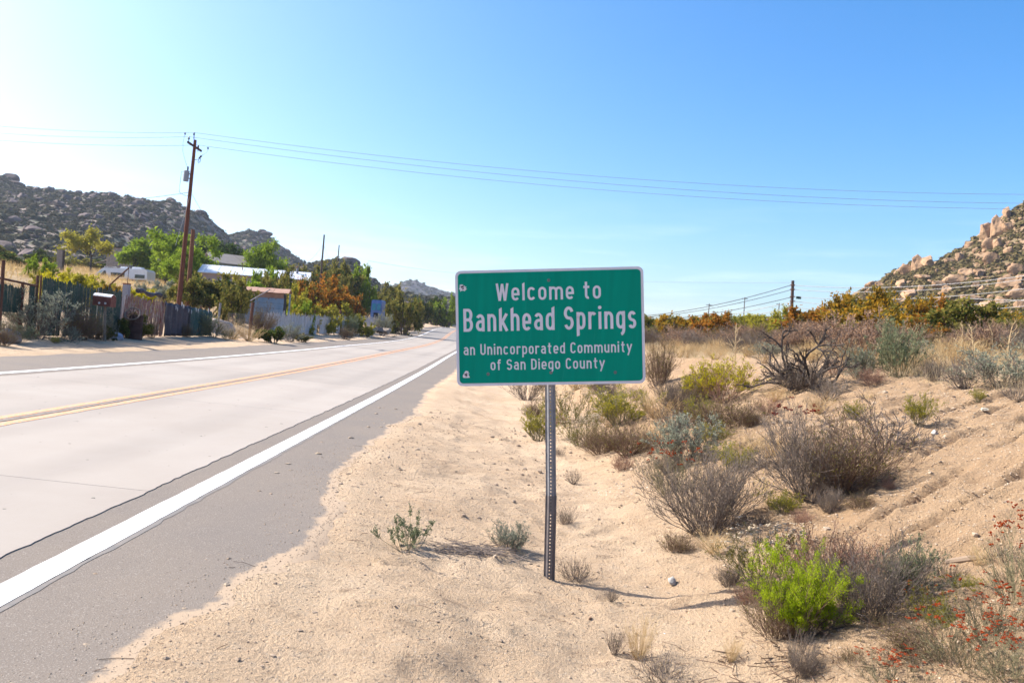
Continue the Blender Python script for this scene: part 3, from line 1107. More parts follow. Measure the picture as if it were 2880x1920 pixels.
def u_post(name, mat, p0, p1, half, depth, lip, ax, ay, holes, parent):
    """U-shaped channel of sheet steel with a row of punched holes down its web"""
    p0, p1 = np.asarray(p0), np.asarray(p1)
    d = p1 - p0
    L = np.linalg.norm(d)
    d /= L
    m = MB()
    th = .004
    wb = half * .36                # half width of the web
    # web with holes
    pitch = .0254 * 1.05
    n = int(L / pitch)
    for k in range(n):
        a, b = p0 + d * (k * pitch), p0 + d * ((k + 1) * pitch)
        c = (a + b) / 2
        hole = .0058
        an = np.radians(np.arange(8) * 45 + 22.5)
        hr = [c + hole * (math.cos(q) * ax + math.sin(q) * d) for q in an]
        cs = [c + wb * sx * ax + pitch / 2 * sy * d for sx, sy in ((1, .414), (.414, 1), (-.414, 1), (-1, .414), (-1, -.414), (-.414, -1), (.414, -1), (1, -.414))]
        i = np.arange(8)
        m.add(np.array(hr + cs), np.stack([i, 8 + i, 8 + (i + 1) % 8, (i + 1) % 8], -1))
        for sx, sy in ((1, 1), (-1, 1), (-1, -1), (1, -1)):
            m.add([c + wb * sx * ax + pitch / 2 * sy * d, c + wb * sx * ax + pitch / 2 * .414 * sy * d, c + wb * .414 * sx * ax + pitch / 2 * sy * d], [(0, 1, 2)])
    e0, e1 = p0 - d * 0, p0 + d * n * pitch
    for s in (-1, 1):
        prof = [(wb * s, 0), (half * .72 * s, depth), (half * s, depth)]
        for (x0, y0), (x1, y1) in zip(prof[:-1], prof[1:]):
            q = [e0 + ax * x0 + ay * y0, e0 + ax * x1 + ay * y1, e1 + ax * x1 + ay * y1, e1 + ax * x0 + ay * y0]
            nn = np.cross(q[1] - q[0], d)
            nn = nn / np.linalg.norm(nn) * th
            m.add(np.array(q + [p + nn for p in q]), BOXF)
    return m.build(name, mat, parent)


ptop = SP(PW * .505, PH * .96, -.018)
pbot = np.array([0, 0, -.35])
ax_ = np.cross(np.array(ptop - pbot), -en)
ax_ /= np.linalg.norm(ax_)
dirp = (ptop - pbot) / np.linalg.norm(ptop - pbot)
mid = dirp * .70
u_post('post', M_GALV, mid * .78, ptop, .040, .022, .01, ax_, -en, True, sgn)
u_post('lower_post', M_GALV2, pbot, mid, .043, .022, .01, ax_, -en, True, sgn).location = tuple(en * .012)

# ------------------------------------------------------------------ poles and wires
M_POLE = surf('creosoted red-brown wood', (.155, .052, .028), (.105, .038, .024), 3, .9, .5, 20, .01, stretch=(6, 6, .4))
M_POLE_D = surf('dark weathered pole wood', (.060, .040, .036), (.095, .065, .055), 3, .9, .5, 20, .01, stretch=(6, 6, .4))
M_WIRE = surf('aluminium wire', (.22, .22, .23), rough=.6)
M_CABLE = surf('pale sheathed cable', (.40, .39, .38), rough=.6)
M_CABLE_D = surf('dark cable', (.07, .07, .075), rough=.6)
M_INS = surf('dark insulator glaze', (.035, .035, .05), rough=.3)
M_TANK = surf('grey transformer paint', (.30, .31, .34), (.26, .27, .30), 2, .5)
M_IRON = surf('rusty iron', (.12, .055, .035), (.18, .085, .05), 8, .85, .5, 50, .004)


def pole(name, label, b_px, t_px, Y, r0, r1, mat, group=None, sink=1.5):
    top = at_y(*t_px, Y)
    bot = at_y(*b_px, Y)
    d = (bot - top) / (top[2] - bot[2])
    g = float(land(bot[0], Y))
    base = top + d * (top[2] - g)
    o = thing(name, label, 'pole', tuple(base), group=group)
    MB().tube([base + d * sink - base, (top - base) * .5, top - base], [r0 * 1.02, (r0 + r1) / 2, r1], 12).build('shaft', mat, o, smooth=False)
    return o, base, top


def wire(name, label, a, b, sag, r, mat, n=28, group=None, cat='wire'):
    a, b = np.asarray(a, float), np.asarray(b, float)
    s = np.linspace(0, 1, n)[:, None]
    p = a + (b - a) * s
    p[:, 2] -= (4 * sag * s * (1 - s))[:, 0]
    return tag(MB().tube(p, r, 4, cap=False).build(name, mat), label, cat, group)


YP = 54.0
pm, pm_b, pm_t = pole('utility_pole', 'tall reddish utility pole with transformer and short crossarm behind the fence', (504, 845), (549, 394), YP, .175, .10, M_POLE)
L = lambda p: np.asarray(p) - pm_b
near, far_ = at_y(523, 400, YP - 1.15), at_y(559.5, 424, YP + 1.15)
arm_d = (far_ - near) / 2
arm_u = np.cross(arm_d, [0, 0, 1.])
arm_u /= np.linalg.norm(arm_u)
arm = MB().obox(L((near + far_) / 2) + arm_u * .14, arm_d * 1.05, arm_u * .05, np.array([0, 0, .065])).build('crossarm', M_POLE_D, pm)


def insulator(p, par, s=1.0):
    p = np.asarray(p)
    MB().tube([p + np.array([0, 0, z * s]) for z in (-.28, -.02, 0, .05, .10, .14, .18)], [s * .022, s * .022, s * .07, s * .075, s * .05, s * .06, s * .03], 8).build('insulator', M_INS, par)


w_near, w_far, w_top = near + np.array([.13, .1, .40]), far_ + np.array([-.03, -.1, .36]), at_y(546, 373, YP)
for q in (w_near, w_far):
    insulator(L(q) - np.array([0, 0, .18]), pm)
MB().tube([L(pm_t) + np.array([-.06, 0, -.3]), L(w_top) - np.array([0, 0, .1])], .025, 6).build('top_pin', M_IRON, pm)
insulator(L(w_top) - np.array([0, 0, .16]), pm, .9)
# transformer
tr0, tr1 = at_y(521.5, 510, YP - .1), at_y(525.5, 480, YP - .1)
trd = (tr1 - tr0)
tk = MB().tube([L(tr0), L(tr0 + trd * .02), L(tr0 + trd * .93), L(tr0 + trd * .95), L(tr1)], [.17, .185, .185, .20, .16], 16).build('transformer', M_TANK, pm, smooth=False)
bs = at_y(528, 480, YP - .1)
MB().tube([L(bs + np.array([0, 0, z])) for z in (-.02, .06, .10, .16, .2, .26, .28)], [.05, .05, .065, .05, .065, .06, .03], 8).build('bushing', M_INS, tk)
for py in (489, 502):
    a, c = at_y(528, py, YP - .08), at_y(538, py + 1, YP)
    MB().tube([L(a), L(c)], .035, 6).build('bracket', M_IRON, tk)
# fuse cutout on the right
c0, c1, c2 = at_y(543, 449, YP), at_y(556, 450, YP), at_y(566, 440, YP)
MB().tube([L(c0), L(c1)], .02, 6).build('cutout_arm', M_IRON, pm)
MB().tube([L(c2 + np.array([.02, 0, .05])), L(at_y(559, 447, YP))], [.07, .05], 8).build('cutout', M_INS, pm)
MB().tube([L(at_y(565, 446, YP)), L(at_y(562, 456, YP)), L(at_y(558, 460, YP)), L(at_y(557, 455, YP)), L(at_y(560, 447, YP))], .02, 6).build('fuse_link', M_INS, pm)
# jumpers
MB().tube([L(at_y(x, y, YP)) for x, y in ((520, 377), (515, 400), (514, 425), (520, 450), (527, 470), (528, 480))], .012, 4, False).build('jumper_wire', M_WIRE, pm)
MB().tube([L(at_y(x, y, YP)) for x, y in ((585, 418), (584, 425), (578, 432), (570, 436), (565, 440))], .012, 4, False).build('jumper_wire', M_WIRE, pm)
MB().tube([L(at_y(x, y, YP)) for x, y in ((517, 484), (511, 482), (509, 495), (506, 520), (504, 540), (513, 546), (521, 550), (530, 550))], .014, 4, False).build('jumper_wire', M_CABLE_D, pm)
for x, y in ((520.5, 376), (585, 417)):
    MB().tube([L(at_y(x, y - 2, YP)), L(at_y(x, y + 1.5, YP)), L(at_y(x, y + 4, YP))], [.06, .05, .02], 6).build('wire_clamp', M_INS, pm)

pr, _, pr_t = pole('utility_pole', 'bare brown stub pole close beside the tall transformer pole', (527, 850), (543.5, 646), 57, .17, .135, surf('brown stub wood', (.20, .085, .045), (.14, .06, .035), 3, .9, .5, 20, .01, stretch=(6, 6, .4)))
p3, _, p3_t = pole('utility_pole', 'thin dark pole rising behind the rust-coloured bush', (902, 780), (912, 660), 105, .16, .10, M_POLE_D)
p4, _, p4_t = pole('utility_pole', 'thinner dark pole farther off, right of the one behind the rust bush', (946, 778), (954, 689), 140, .14, .09, M_POLE_D)
p5, p5_b, p5_t = pole('utility_pole', 'short dark pole carrying cables above the brush right of the sign', (2225, 905), (2230, 789), 80, .17, .15, M_POLE_D)
p6, p6_b, p6_t = pole('utility_pole', 'dark cable pole standing behind the welcome sign', (1560, 960), (1563, 860), 112, .17, .14, M_POLE_D)
for k, yq in enumerate((802, 813.7, 834, 847, 865)):
    MB().tube([at_y(2222, yq, 79.8) - p5_b, at_y(2236, yq, 79.8) - p5_b], .06, 6).build('cable_bracket', M_IRON, p5)
MB().obox(at_y(2246, 837, 79.5) - p5_b, np.array([.22, 0, 0]), np.array([0, .12, 0]), np.array([0, 0, .12])).build('splice_box', surf('dark green box', (.02, .05, .04)), p5)

# the three power lines: to an unseen pole on either side of the picture
endR = np.array([92.0, 62.0, 0])
endL = np.array([-90.0, 40.0, 0])
for (a, rpx, lpx, lab) in ((w_top, (2880, 547), (0, 355), 'uppermost'), (w_near, (2880, 572), (0, 375), 'middle'), (w_far, (2880, 588), (0, 395), 'lowest')):
    d = ray(*rpx)
    Yr_ = 59.0
    pR = EYEV + d * Yr_
    e = a + (pR - a) * 1.18
    sag = 1.35
    e[2] += 4 * sag * (1 / 1.18) * (1 - 1 / 1.18) / (1 / 1.18)
    wire('power_line', f'{lab} of the three thin power lines crossing the sky from the pole rightwards', a, e, sag, .012, M_WIRE, 40)
    d = ray(*lpx)
    pL = EYEV + d * 52.0
    e = a + (pL - a) * 1.25
    sag = .25
    e[2] += 4 * sag * .2
    wire('power_line', f'{lab} of the three thin power lines running from the pole to the left', a, e, sag, .012, M_WIRE, 20)
sec = at_y(531, 541, YP)
e = sec + (at_y(0, 563, 50) - sec) * 1.1
wire('service_line', 'single low wire running left from the tall pole across the hill', sec, e, .4, .014, M_CABLE_D, 20)
wire('service_line', 'service wire dropping right from the tall pole towards the long house', at_y(541, 548, YP), at_y(700, 741, 98), 1.0, .014, M_CABLE_D, 24)
wire('service_line', 'thin guy wire slanting down left of the tall pole', at_y(535, 548, YP), at_y(494, 690, YP - 3), .02, .008, M_WIRE, 6)
wire('service_line', 'faint wire from the house up to the dark pole behind the rust bush', at_y(800, 742, 100), at_y(909, 688, 105), 1.4, .012, M_CABLE_D, 24)
wire('service_line', 'faint wire sagging between the two thin dark poles', at_y(911, 690, 105), at_y(951, 728, 140), 1.2, .012, M_CABLE_D, 16)
wire('service_line', 'distant faint line from behind the two dark poles down to the sign', at_y(1035, 733, 140), at_y(1420, 775, 180), .6, .02, M_WIRE, 16)
# cables on the right pole
for (pa, pb, Yb_, sag, lab, mt, rr) in (
        ((2231, 802), (2880, 767), 66, .7, 'topmost pale cable running right from the cable pole', M_CABLE, .028),
        ((2231, 814), (2880, 776), 66, .75, 'second pale cable from the top running right from the cable pole', M_CABLE, .024),
        ((2231, 834), (2880, 803), 66, .7, 'third pale cable from the top running right from the cable pole', M_CABLE, .024),
        ((2231, 847), (2880, 834), 66, .75, 'fourth pale cable from the top running right from the cable pole', M_CABLE, .024),
        ((2231, 864), (2880, 852), 66, .7, 'fifth pale cable, low over the orange bushes at right', M_CABLE, .022),
        ((2231, 874), (2880, 868), 66, .75, 'lowest pale cable grazing the orange bushes at right', M_CABLE, .022)):
    a, b = at_y(*pa, 79.9), at_y(*pb, Yb_)
    wire('cable', lab, a, a + (b - a) * 1.12, sag, rr, mt, 24)
wire('cable', 'pale cable crossing the others at the right edge below the rocky hill', at_y(2700, 838, 68), at_y(2960, 846, 62), .05, .024, M_CABLE, 10)
for (pa, pb, sag, lab, mt, rr) in (
        ((2224, 802), (1563, 884), 1.55, 'topmost cable sloping from the cable pole down to the sign', M_CABLE_D, .035),
        ((2224, 815), (1563, 886), 1.45, 'second cable from the top sloping down to the sign', M_CABLE_D, .03),
        ((2224, 836), (1563, 894), 1.35, 'third cable from the top sloping down to the sign', M_CABLE_D, .032),
        ((2224, 849), (1563, 905), 1.3, 'fourth cable from the top sloping down to the sign', M_CABLE, .028),
        ((2224, 866), (1563, 912), 1.15, 'lowest cable sloping down to the sign over the olive brush', M_CABLE, .028)):
    wire('cable', lab, at_y(*pa, 80), at_y(*pb, 112), sag, rr, mt, 28)
wire('cable', 'hair-thin wire running level left from the top of the cable pole', at_y(2229, 795, 80), at_y(1500, 788, 150), .1, .014, M_WIRE, 16)
for (x, yt, yb, lab) in ((1995, 854, 900, 'small distant power pole, leftmost of three beyond the olive brush'), (2095, 836, 900, 'small distant power pole, middle of three beyond the olive brush'), (2192, 852, 900, 'small distant power pole, nearest to the cable pole on its left')):
    o, b_, t_ = pole('distant_pole', lab, (x - 4, yb), (x, yt), 240, .16, .12, M_POLE_D)
    MB().obox(t_ - b_ - np.array([0, 0, .4]), np.array([.95, .2, 0]), np.array([0, .08, 0]), np.array([0, 0, .08])).build('crossarm', M_POLE_D, o)

# ------------------------------------------------------------------ left side: fences, junk, houses
FT = -8.35                         # the fence line, metres left of the centre line


_fy = np.linspace(14, 130, 240)
_fx = np.array([proj((xc(y) + FT, y, land(xc(y) + FT, y) + 1))[0] for y in _fy])


def fence_y(px):
    """how far along the fence a column of the photograph meets it"""
    return float(np.interp(px, _fx, _fy))


def fpt(Y, off=0.0):
    x = float(xc(Y)) + FT + off
    return np.array([x, Y, float(land(x, Y))])


M_GSLAT = surf('faded green fence slat', (.020, .048, .033), (.038, .070, .048), 2, .7, c3=(.085, .085, .065), s3=4, lo3=.5, hi3=.66)
M_RSLAT = surf('faded red fence slat', (.20, .075, .062), (.27, .135, .105), 3, .8, c3=(.26, .20, .16), s3=5, lo3=.46, hi3=.6)
M_WSLAT = surf('chalky white fence slat', (.42, .40, .40), (.52, .50, .49), 2, .8, c3=(.20, .18, .16), s3=7)
M_PTARP = surf('dark purple tarp', (.030, .026, .040), (.052, .045, .058), 2, .6, .6, 6, .05, c3=(.09, .08, .08), s3=4)
M_GTARP = surf('dark teal tarp', (.012, .050, .048), (.025, .075, .068), 2, .6, .6, 6, .05)
M_MESH = surf('chain link wire', (.20, .20, .20), rough=.5, metal=.4)
M_MESHR = surf('rusty chain link', (.16, .10, .07), rough=.8)
M_RUSTP = surf('rusted pipe', (.09, .040, .028), (.14, .065, .04), 6, .9, .4, 40, .004)
M_GREYP = surf('grey steel pipe', (.20, .19, .20), (.27, .25, .25), 6, .7)


def post(parent, p, h, r, mat, lean=(0, 0), name='post', sink=.3):
    """fence post, p in world, relative to the parent"""
    o = np.array(parent.location)
    p = np.asarray(p) - o
    MB().tube([p + np.array([0, 0, -sink]), p + np.array([lean[0], lean[1], h])], r, 8).build(name, mat, parent)


def slat_mesh(rr, Y0, Y1, h0, h1, w, gap, jit, lean=0.0, bare=0.0, org=(0, 0, 0), off=0.0, hole=None, low=0.05):
    """thin upright slats along the fence with ragged tops"""
    m = MB()
    y = Y0
    d = fpt(Y1) - fpt(Y0)
    L_ = np.linalg.norm(d[:2])
    n = int(L_ / (w + gap))
    tdir = d / L_
    nd = np.array([-tdir[1], tdir[0], 0])
    nd /= np.linalg.norm(nd)
    for k in range(n):
        f = (k + .5) / n
        if rr.random() < bare:
            continue
        p = fpt(Y0 + (Y1 - Y0) * f, off) + nd * rr.normal() * .006
        h = h0 + (h1 - h0) * f + rr.normal() * jit
        z0 = low + rr.random() * .04
        if hole and hole(f):
            z0 = h * rr.uniform(.45, .7)
        ln = lean + rr.normal() * .006
        a = tdir * w / 2 * rr.uniform(.8, 1.1)
        t_ = nd * .004
        b0, b1 = p + np.array([0, 0, z0]) - org, p + np.array([0, 0, h]) + tdir * ln * h - org
        v = [b0 - a - t_, b0 + a - t_, b0 + a + t_, b0 - a + t_, b1 - a - t_, b1 + a - t_, b1 + a + t_, b1 - a + t_]
        m.add(v, BOXF)
    return m


def link_mesh(Y0, Y1, h, org, cell=.11, r=.0035, low=0.03):
    """diamond mesh of wire"""
    m = MB()
    a, b = fpt(Y0), fpt(Y1)
    L_ = np.linalg.norm((b - a)[:2])
    n = int((L_ + h) / cell)
    pt = lambda s, z: a + (b - a) * s / L_ + np.array([0, 0, z]) - org
    for k in range(n):
        s0 = -h + k * cell
        c, d = max(s0, 0), min(s0 + h, L_)
        if d > c:
            m.tube([pt(c, low + c - s0), pt(d, low + d - s0)], r, 3, False)
            m.tube([pt(c, low + h - (c - s0)), pt(d, low + h - (d - s0))], r, 3, False)
    return m


rf = np.random.default_rng(5)


def fence(px0, px1, label):
    Y0, Y1 = fence_y(px0), fence_y(px1)
    p = fpt((Y0 + Y1) / 2)
    return thing('fence', label, 'fence', tuple(p)), Y0, Y1


# far left: sagging green panel below a rusty rail
f1, Y0, Y1 = fence(-60, 66, 'sagging green chain link fence under a rusty top rail at the left edge')
o1 = np.array(f1.location)
stuff(slat_mesh(rf, Y0, Y1, 1.62, 1.5, .062, -.003, .03, 0, .05, o1, low=.75).build('slats', M_GSLAT, f1))
stuff(link_mesh(Y0, fence_y(96), 1.6, o1).build('wire_mesh', M_MESHR, f1))
a, b = fpt(fence_y(-60)) + np.array([0, 0, 1.78]), fpt(fence_y(98)) + np.array([0, 0, 1.62])
MB().tube([a - o1, b - o1], .035, 8).build('top_rail', M_RUSTP, f1)
for px, h in ((2, 2.25), (60, 1.7)):
    post(f1, fpt(fence_y(px)), h, .05, M_RUSTP)
f2, Y0, Y1 = fence(80, 100, 'narrow dark green fence panel between rusty posts')
o2 = np.array(f2.location)
stuff(slat_mesh(rf, Y0, Y1, 1.62, 1.6, .066, -.004, .02, 0, 0, o2).build('slats', M_GSLAT, f2))
post(f2, fpt(fence_y(101)), 1.95, .045, M_RUSTP)
f3, Y0, Y1 = fence(114, 338, 'long green slatted chain link fence with spiky top behind grey sage')
o3 = np.array(f3.location)
stuff(slat_mesh(rf, Y0, Y1, 1.88, 1.74, .066, -.004, .055, .02, .03, o3, hole=lambda f: (.22 < f < .26)).build('slats', M_GSLAT, f3))
stuff(link_mesh(Y0, Y1, 1.72, o3, .14).build('wire_mesh', M_MESH, f3))
for k, px in enumerate((116, 170, 226, 280, 338)):
    post(f3, fpt(fence_y(px), -.06), (1.95, 1.85, 1.85, 1.8, 1.8)[k], .035, M_GREYP if k else M_IRON)
Yb = fence_y(310)
pa = fpt(Yb, -.08)
post(f3, pa, 1.95, .035, M_RUSTP)
a = pa + np.array([0, 0, 1.95])
bb = at_y(363, 753, Yb)
MB().tube([a - o3, bb - o3], .03, 8).build('barb_arm', M_RUSTP, f3)
for dz in (.0,):
    MB().tube([bb - o3, at_y(358, 800, Yb) - o3], .012, 4).build('loose_wire', M_RUSTP, f3)
f4, Y0, Y1 = fence(341, 460, 'ragged pinkish red fence of thin leaning slats')
o4 = np.array(f4.location)
stuff(slat_mesh(rf, Y0, Y1, 1.66, 1.5, .055, .010, .06, .20, .06, o4).build('slats', M_RSLAT, f4))
stuff(slat_mesh(rf, Y0, Y1, 1.5, 1.4, .03, .05, .12, -.05, .2, o4, -.06).build('back_slats', M_WSLAT, f4))
for px in (345, 400, 459):
    post(f4, fpt(fence_y(px), -.1), 1.55, .04, M_RUSTP)
f5, Y0, Y1 = fence(462, 596, 'dark tarp-covered fence, purple then teal, below the tall pole')
o5 = np.array(f5.location)


def tarp(Ya, Yb_, h0, h1, mat, seed, org, nm='tarp'):
    ny_, nz_ = 26, 9
    v = []
    for i in range(ny_):
        for j in range(nz_):
            f, g = i / (ny_ - 1), j / (nz_ - 1)
            y = Ya + (Yb_ - Ya) * f
            h = (h0 + (h1 - h0) * f) - .05 * abs(math.sin(f * 14)) * (g)
            p = fpt(y, .07 * math.sin(f * 31 + seed) * (.4 + .6 * (1 - g)) + .03 * rf.normal() * .3)
            v.append(p + np.array([0, 0, .04 + h * g]) - org)
    v = np.array(v)
    i = np.arange(ny_ * nz_).reshape(ny_, nz_)
    q = np.stack([i[:-1, :-1], i[1:, :-1], i[1:, 1:], i[:-1, 1:]], -1).reshape(-1, 4)
    ob = MB().add(v, q).build(nm, mat, f5, smooth=True)
    md = ob.modifiers.new('thick', 'SOLIDIFY')
    md.thickness = .012
    return ob


Ymid = fence_y(535)
tarp(Y0, Ymid, 1.52, 1.42, M_PTARP, 1, o5)
tarp(Ymid - .1, Y1, 1.42, 1.25, M_GTARP, 3, o5)
for px in (463, 500, 536, 570, 594):
    post(f5, fpt(fence_y(px), -.12), 1.5, .04, M_RUSTP)
for px, py in ((488, 865), (492, 870), (505, 855), (510, 862), (524, 873), (532, 876), (545, 872), (551, 874), (580, 873)):
    Yq = fence_y(px)
    c = at_y(px, py, Yq) + np.array([.16, -.12, 0]) - o5
    MB().tube([c + np.array([0, 0, .10]), c + np.array([.01, 0, 0]), c + np.array([0, 0, -.10])], [.014, .026, .012], 5).build('tie_rag', M_WSLAT, f5)
f6, Y0, Y1 = fence(640, 706, 'open wire fence between a grey pipe and a thick rusty corner post')
o6 = np.array(f6.location)
stuff(link_mesh(Y0, Y1, 1.25, o6, .13).build('wire_mesh', M_MESH, f6))
post(f6, fpt(fence_y(612)), 1.75, .06, M_GREYP, (.1, 0))
post(f6, fpt(fence_y(703)), 2.0, .10, M_RUSTP, (.12, 0))
Yb = fence_y(704)
MB().tube([at_y(704, 846, Yb) - o6, at_y(728, 832, Yb) - o6, at_y(760, 814, Yb) - o6], .035, 8).build('brace_arm', M_GREYP, f6)
f7, Y0, Y1 = fence(716, 958, 'chalky white slatted fence with ragged top beside the road')
o7 = np.array(f7.location)
stuff(slat_mesh(rf, Y0 + 2, Y1, 1.42, 1.62, .078, .0, .09, -.02, .03, o7, hole=lambda f: .60 < f < .64 or f < .10).build('slats', M_WSLAT, f7))
stuff(link_mesh(Y0, Y1, 1.3, o7, .18).build('wire_mesh', M_MESH, f7))
for px, h, r_ in ((800, 1.7, .035), (862, 1.6, .05), (886, 2.0, .06), (957, 2.35, .11)):
    post(f7, fpt(fence_y(px), -.05), h, r_, M_RUSTP if r_ > .04 else M_GREYP)
f8, Y0, Y1 = fence(962, 1092, 'broken end of the white fence with missing panels')
o8 = np.array(f8.location)
stuff(slat_mesh(rf, Y0, Y1, 1.7, 1.9, .12, .02, .12, 0, .1, o8, hole=lambda f: .28 < f < .44 or .58 < f < .76).build('slats', M_WSLAT, f8))
for px, h in ((978, 1.7), (1012, 1.9), (1052, 2.2), (1088, 2.4)):
    post(f8, fpt(fence_y(px), .05), h, .06, M_GREYP)

# mailbox: round-topped tin box on a crooked wooden post
Ym = fence_y(295) - 1.6
mbx_b = at_y(297, 925, Ym)
mbx_b[2] = land(mbx_b[0], mbx_b[1])
ml = thing('mailbox', 'big rust-red mailbox with peeling white top in front of the green fence', 'mailbox', tuple(mbx_b))
M_MBOX = surf('rusted red tin', (.13, .032, .022), (.19, .06, .04), 8, .7, .3, 40, .003)
M_MBW = surf('peeling white paint', (.66, .66, .66), (.55, .53, .50), 5, .6, c3=(.16, .06, .04), s3=9, lo3=.60, hi3=.66)
cb = at_y(294, 845, Ym) - mbx_b
MB().tube([np.array([0, 0, -.3]), np.array([cb[0] + .02, cb[1], cb[2] - .2])], [.06, .05], 7).build('post', surf('grey driftwood', (.16, .13, .10), (.22, .18, .14), 8, .9), ml)
xl, xr = at_y(269, 845, Ym)[0] - mbx_b[0], at_y(319, 845, Ym)[0] - mbx_b[0]
rad = .19
pr_ = [(-rad, -.20), (rad, -.20), (rad, .06)] + arc(0, .06, rad, .16, 0, 180, 9)[1:]
tilt = -.06
ring0 = [np.array([xl, cb[1] + y, cb[2] + z + .02]) for y, z in pr_]
ring1 = [np.array([xr, cb[1] + y, cb[2] + z + .02 + tilt * (xr - xl)]) for y, z in pr_]
m = MB()
n = len(pr_)
i = np.arange(n)
m.add(np.array(ring0 + ring1), np.stack([i, n + i, n + (i + 1) % n, (i + 1) % n], -1))
m.poly(ring0)
m.poly(ring1[::-1])
bx_ = m.build('box', M_MBOX, ml)
top = [(y * 1.02, z * 1.02 + .004) for y, z in pr_[3:] if z > .10]
ra = [np.array([xl - .01, cb[1] + y, cb[2] + z + .025]) for y, z in top]
rb = [np.array([xr + .01, cb[1] + y, cb[2] + z + .025 + tilt * (xr - xl)]) for y, z in top]
k = len(top)
i = np.arange(k - 1)
MB().add(np.array(ra + rb), np.stack([i, k + i, k + i + 1, i + 1], -1)).build('painted_top', M_MBW, bx_)
for fx in (.38, .72):
    c = np.array([xl + (xr - xl) * fx, cb[1] - rad - .004, cb[2] - .10])
    MB().tube([c, c + np.array([0, -.02, 0])], .035, 10).build('round_badge', M_MBW, bx_)

# spoked wheel, drum and bags of junk beside the red fence
Yw = fence_y(370) - 1.0
wc = at_y(373, 882, Yw)
wh = thing('wagon_wheel', 'old spoked iron wheel leaning on a barrel by the red fence', 'wheel', tuple(wc))
th = np.linspace(0, 2 * math.pi, 25)
nrm = np.array([.15, -.8, .55])
nrm /= np.linalg.norm(nrm)
e1 = np.cross(nrm, [0, 0, 1.])
e1 /= np.linalg.norm(e1)
e2 = np.cross(nrm, e1)
rw = .27
MB().tube([rw * (math.cos(q) * e1 + math.sin(q) * e2) for q in th], .028, 6, False).build('rim', surf('weathered iron', (.13, .105, .09), (.20, .16, .13), 9, .8), wh)
for q in np.arange(8) * math.pi / 4:
    MB().tube([.03 * (math.cos(q) * e1 + math.sin(q) * e2), rw * (math.cos(q) * e1 + math.sin(q) * e2)], .014, 5).build('spoke', M_IRON, wh)
MB().tube([-.05 * nrm, .05 * nrm], .05, 8).build('hub', M_IRON, wh)
bw = wc.copy()
bw[2] = land(bw[0], bw[1])
bw[1] += .25
dr = thing('barrel', 'dark rusty barrel under the old spoked wheel', 'barrel', tuple(bw))
hb = wc[2] - bw[2] - .05
MB().tube([np.array([0, 0, z * hb]) for z in (-.1, 0, .02, .3, .33, .36, .64, .67, .7, .98, 1.0)], [.26, .28, .29, .275, .295, .275, .275, .295, .275, .29, .27], 16).build('drum', surf('dark rust drum', (.035, .016, .014), (.06, .028, .022), 5, .9), dr)
MB().tube([np.array([0, 0, hb]), np.array([0, 0, hb + .015])], .255, 16).build('lid', M_IRON, dr)
for px, py, sx, sz, lab, col in ((331, 918, .19, .20, 'pale blue-white plastic bag of rubbish below the mailbox', (.30, .34, .45)), (22, 958, .34, .26, 'grey rounded stone at the foot of the left fence post', (.26, .26, .28))):
    Yq = fence_y(px) - 1.3
    p = at_y(px, py, Yq)
    p[2] = land(p[0], Yq) + sz * .55
    v, f = blob_mesh(300 + px, 3, .35, 1.0, False)
    ob = MB().add(v * np.array([sx, sx, sz]), f).build('rubbish_bag' if px > 100 else 'stone', surf('bag' + str(px), col, tuple(c * .7 for c in col), 5, .6, .6, 14, .03), smooth=True)
    ob.location = p
    tag(ob, lab, 'bag' if px > 100 else 'stone')
# pillar with an orange cap and a rolled dark tarp
pp = at_y(355, 830, fence_y(352) + .8)
pp[2] = land(pp[0], pp[1])
pi_ = thing('pillar', 'short grey pillar with rusty cap behind the red fence', 'pillar', tuple(pp))
tz = at_y(355, 800, fence_y(352) + .8)[2] - pp[2]
MB().box((-.11, -.11, -.2), (.11, .11, tz)).build('shaft', surf('grey block', (.30, .29, .30), (.24, .23, .24), 5), pi_)
MB().box((-.12, -.12, tz + .002), (.12, .12, tz + .05)).build('cap', surf('rust cap', (.32, .12, .05)), pi_)
Yt = fence_y(420) + .15
q0, q1 = at_y(388, 818, fence_y(395) + .15), at_y(450, 832, fence_y(450) + .15)
s = np.linspace(0, 1, 12)
pts = [q0 + (q1 - q0) * f + np.array([0, 0, .05 * math.sin(f * 9)]) for f in s]
ct = (q0 + q1) / 2
ob = MB().tube([p - ct for p in pts], [.05 + .06 * abs(math.sin(f * 7 + 1)) for f in s], 9).build('rolled_tarp', M_PTARP, smooth=True)
ob.location = ct
tag(ob, 'dark rolled tarp lying along the top of the red fence', 'tarp')
# big boulder behind the wire fence
pb = at_y(622, 905, fence_y(622) + 1.4)
pb[2] = land(pb[0], pb[1])
v, f = blob_mesh(333, 3, .12, 1.0)
ob = MB().add(v * np.array([1.0, .9, 1.45]), f).build('boulder', surf('pale boulder', (.36, .29, .24), (.42, .34, .28), 1.5, .9, .6, 6, .06), smooth=True)
ob.location = pb + np.array([0, 0, .1])
tag(ob, 'large pale tan boulder behind the open wire fence', 'boulder')

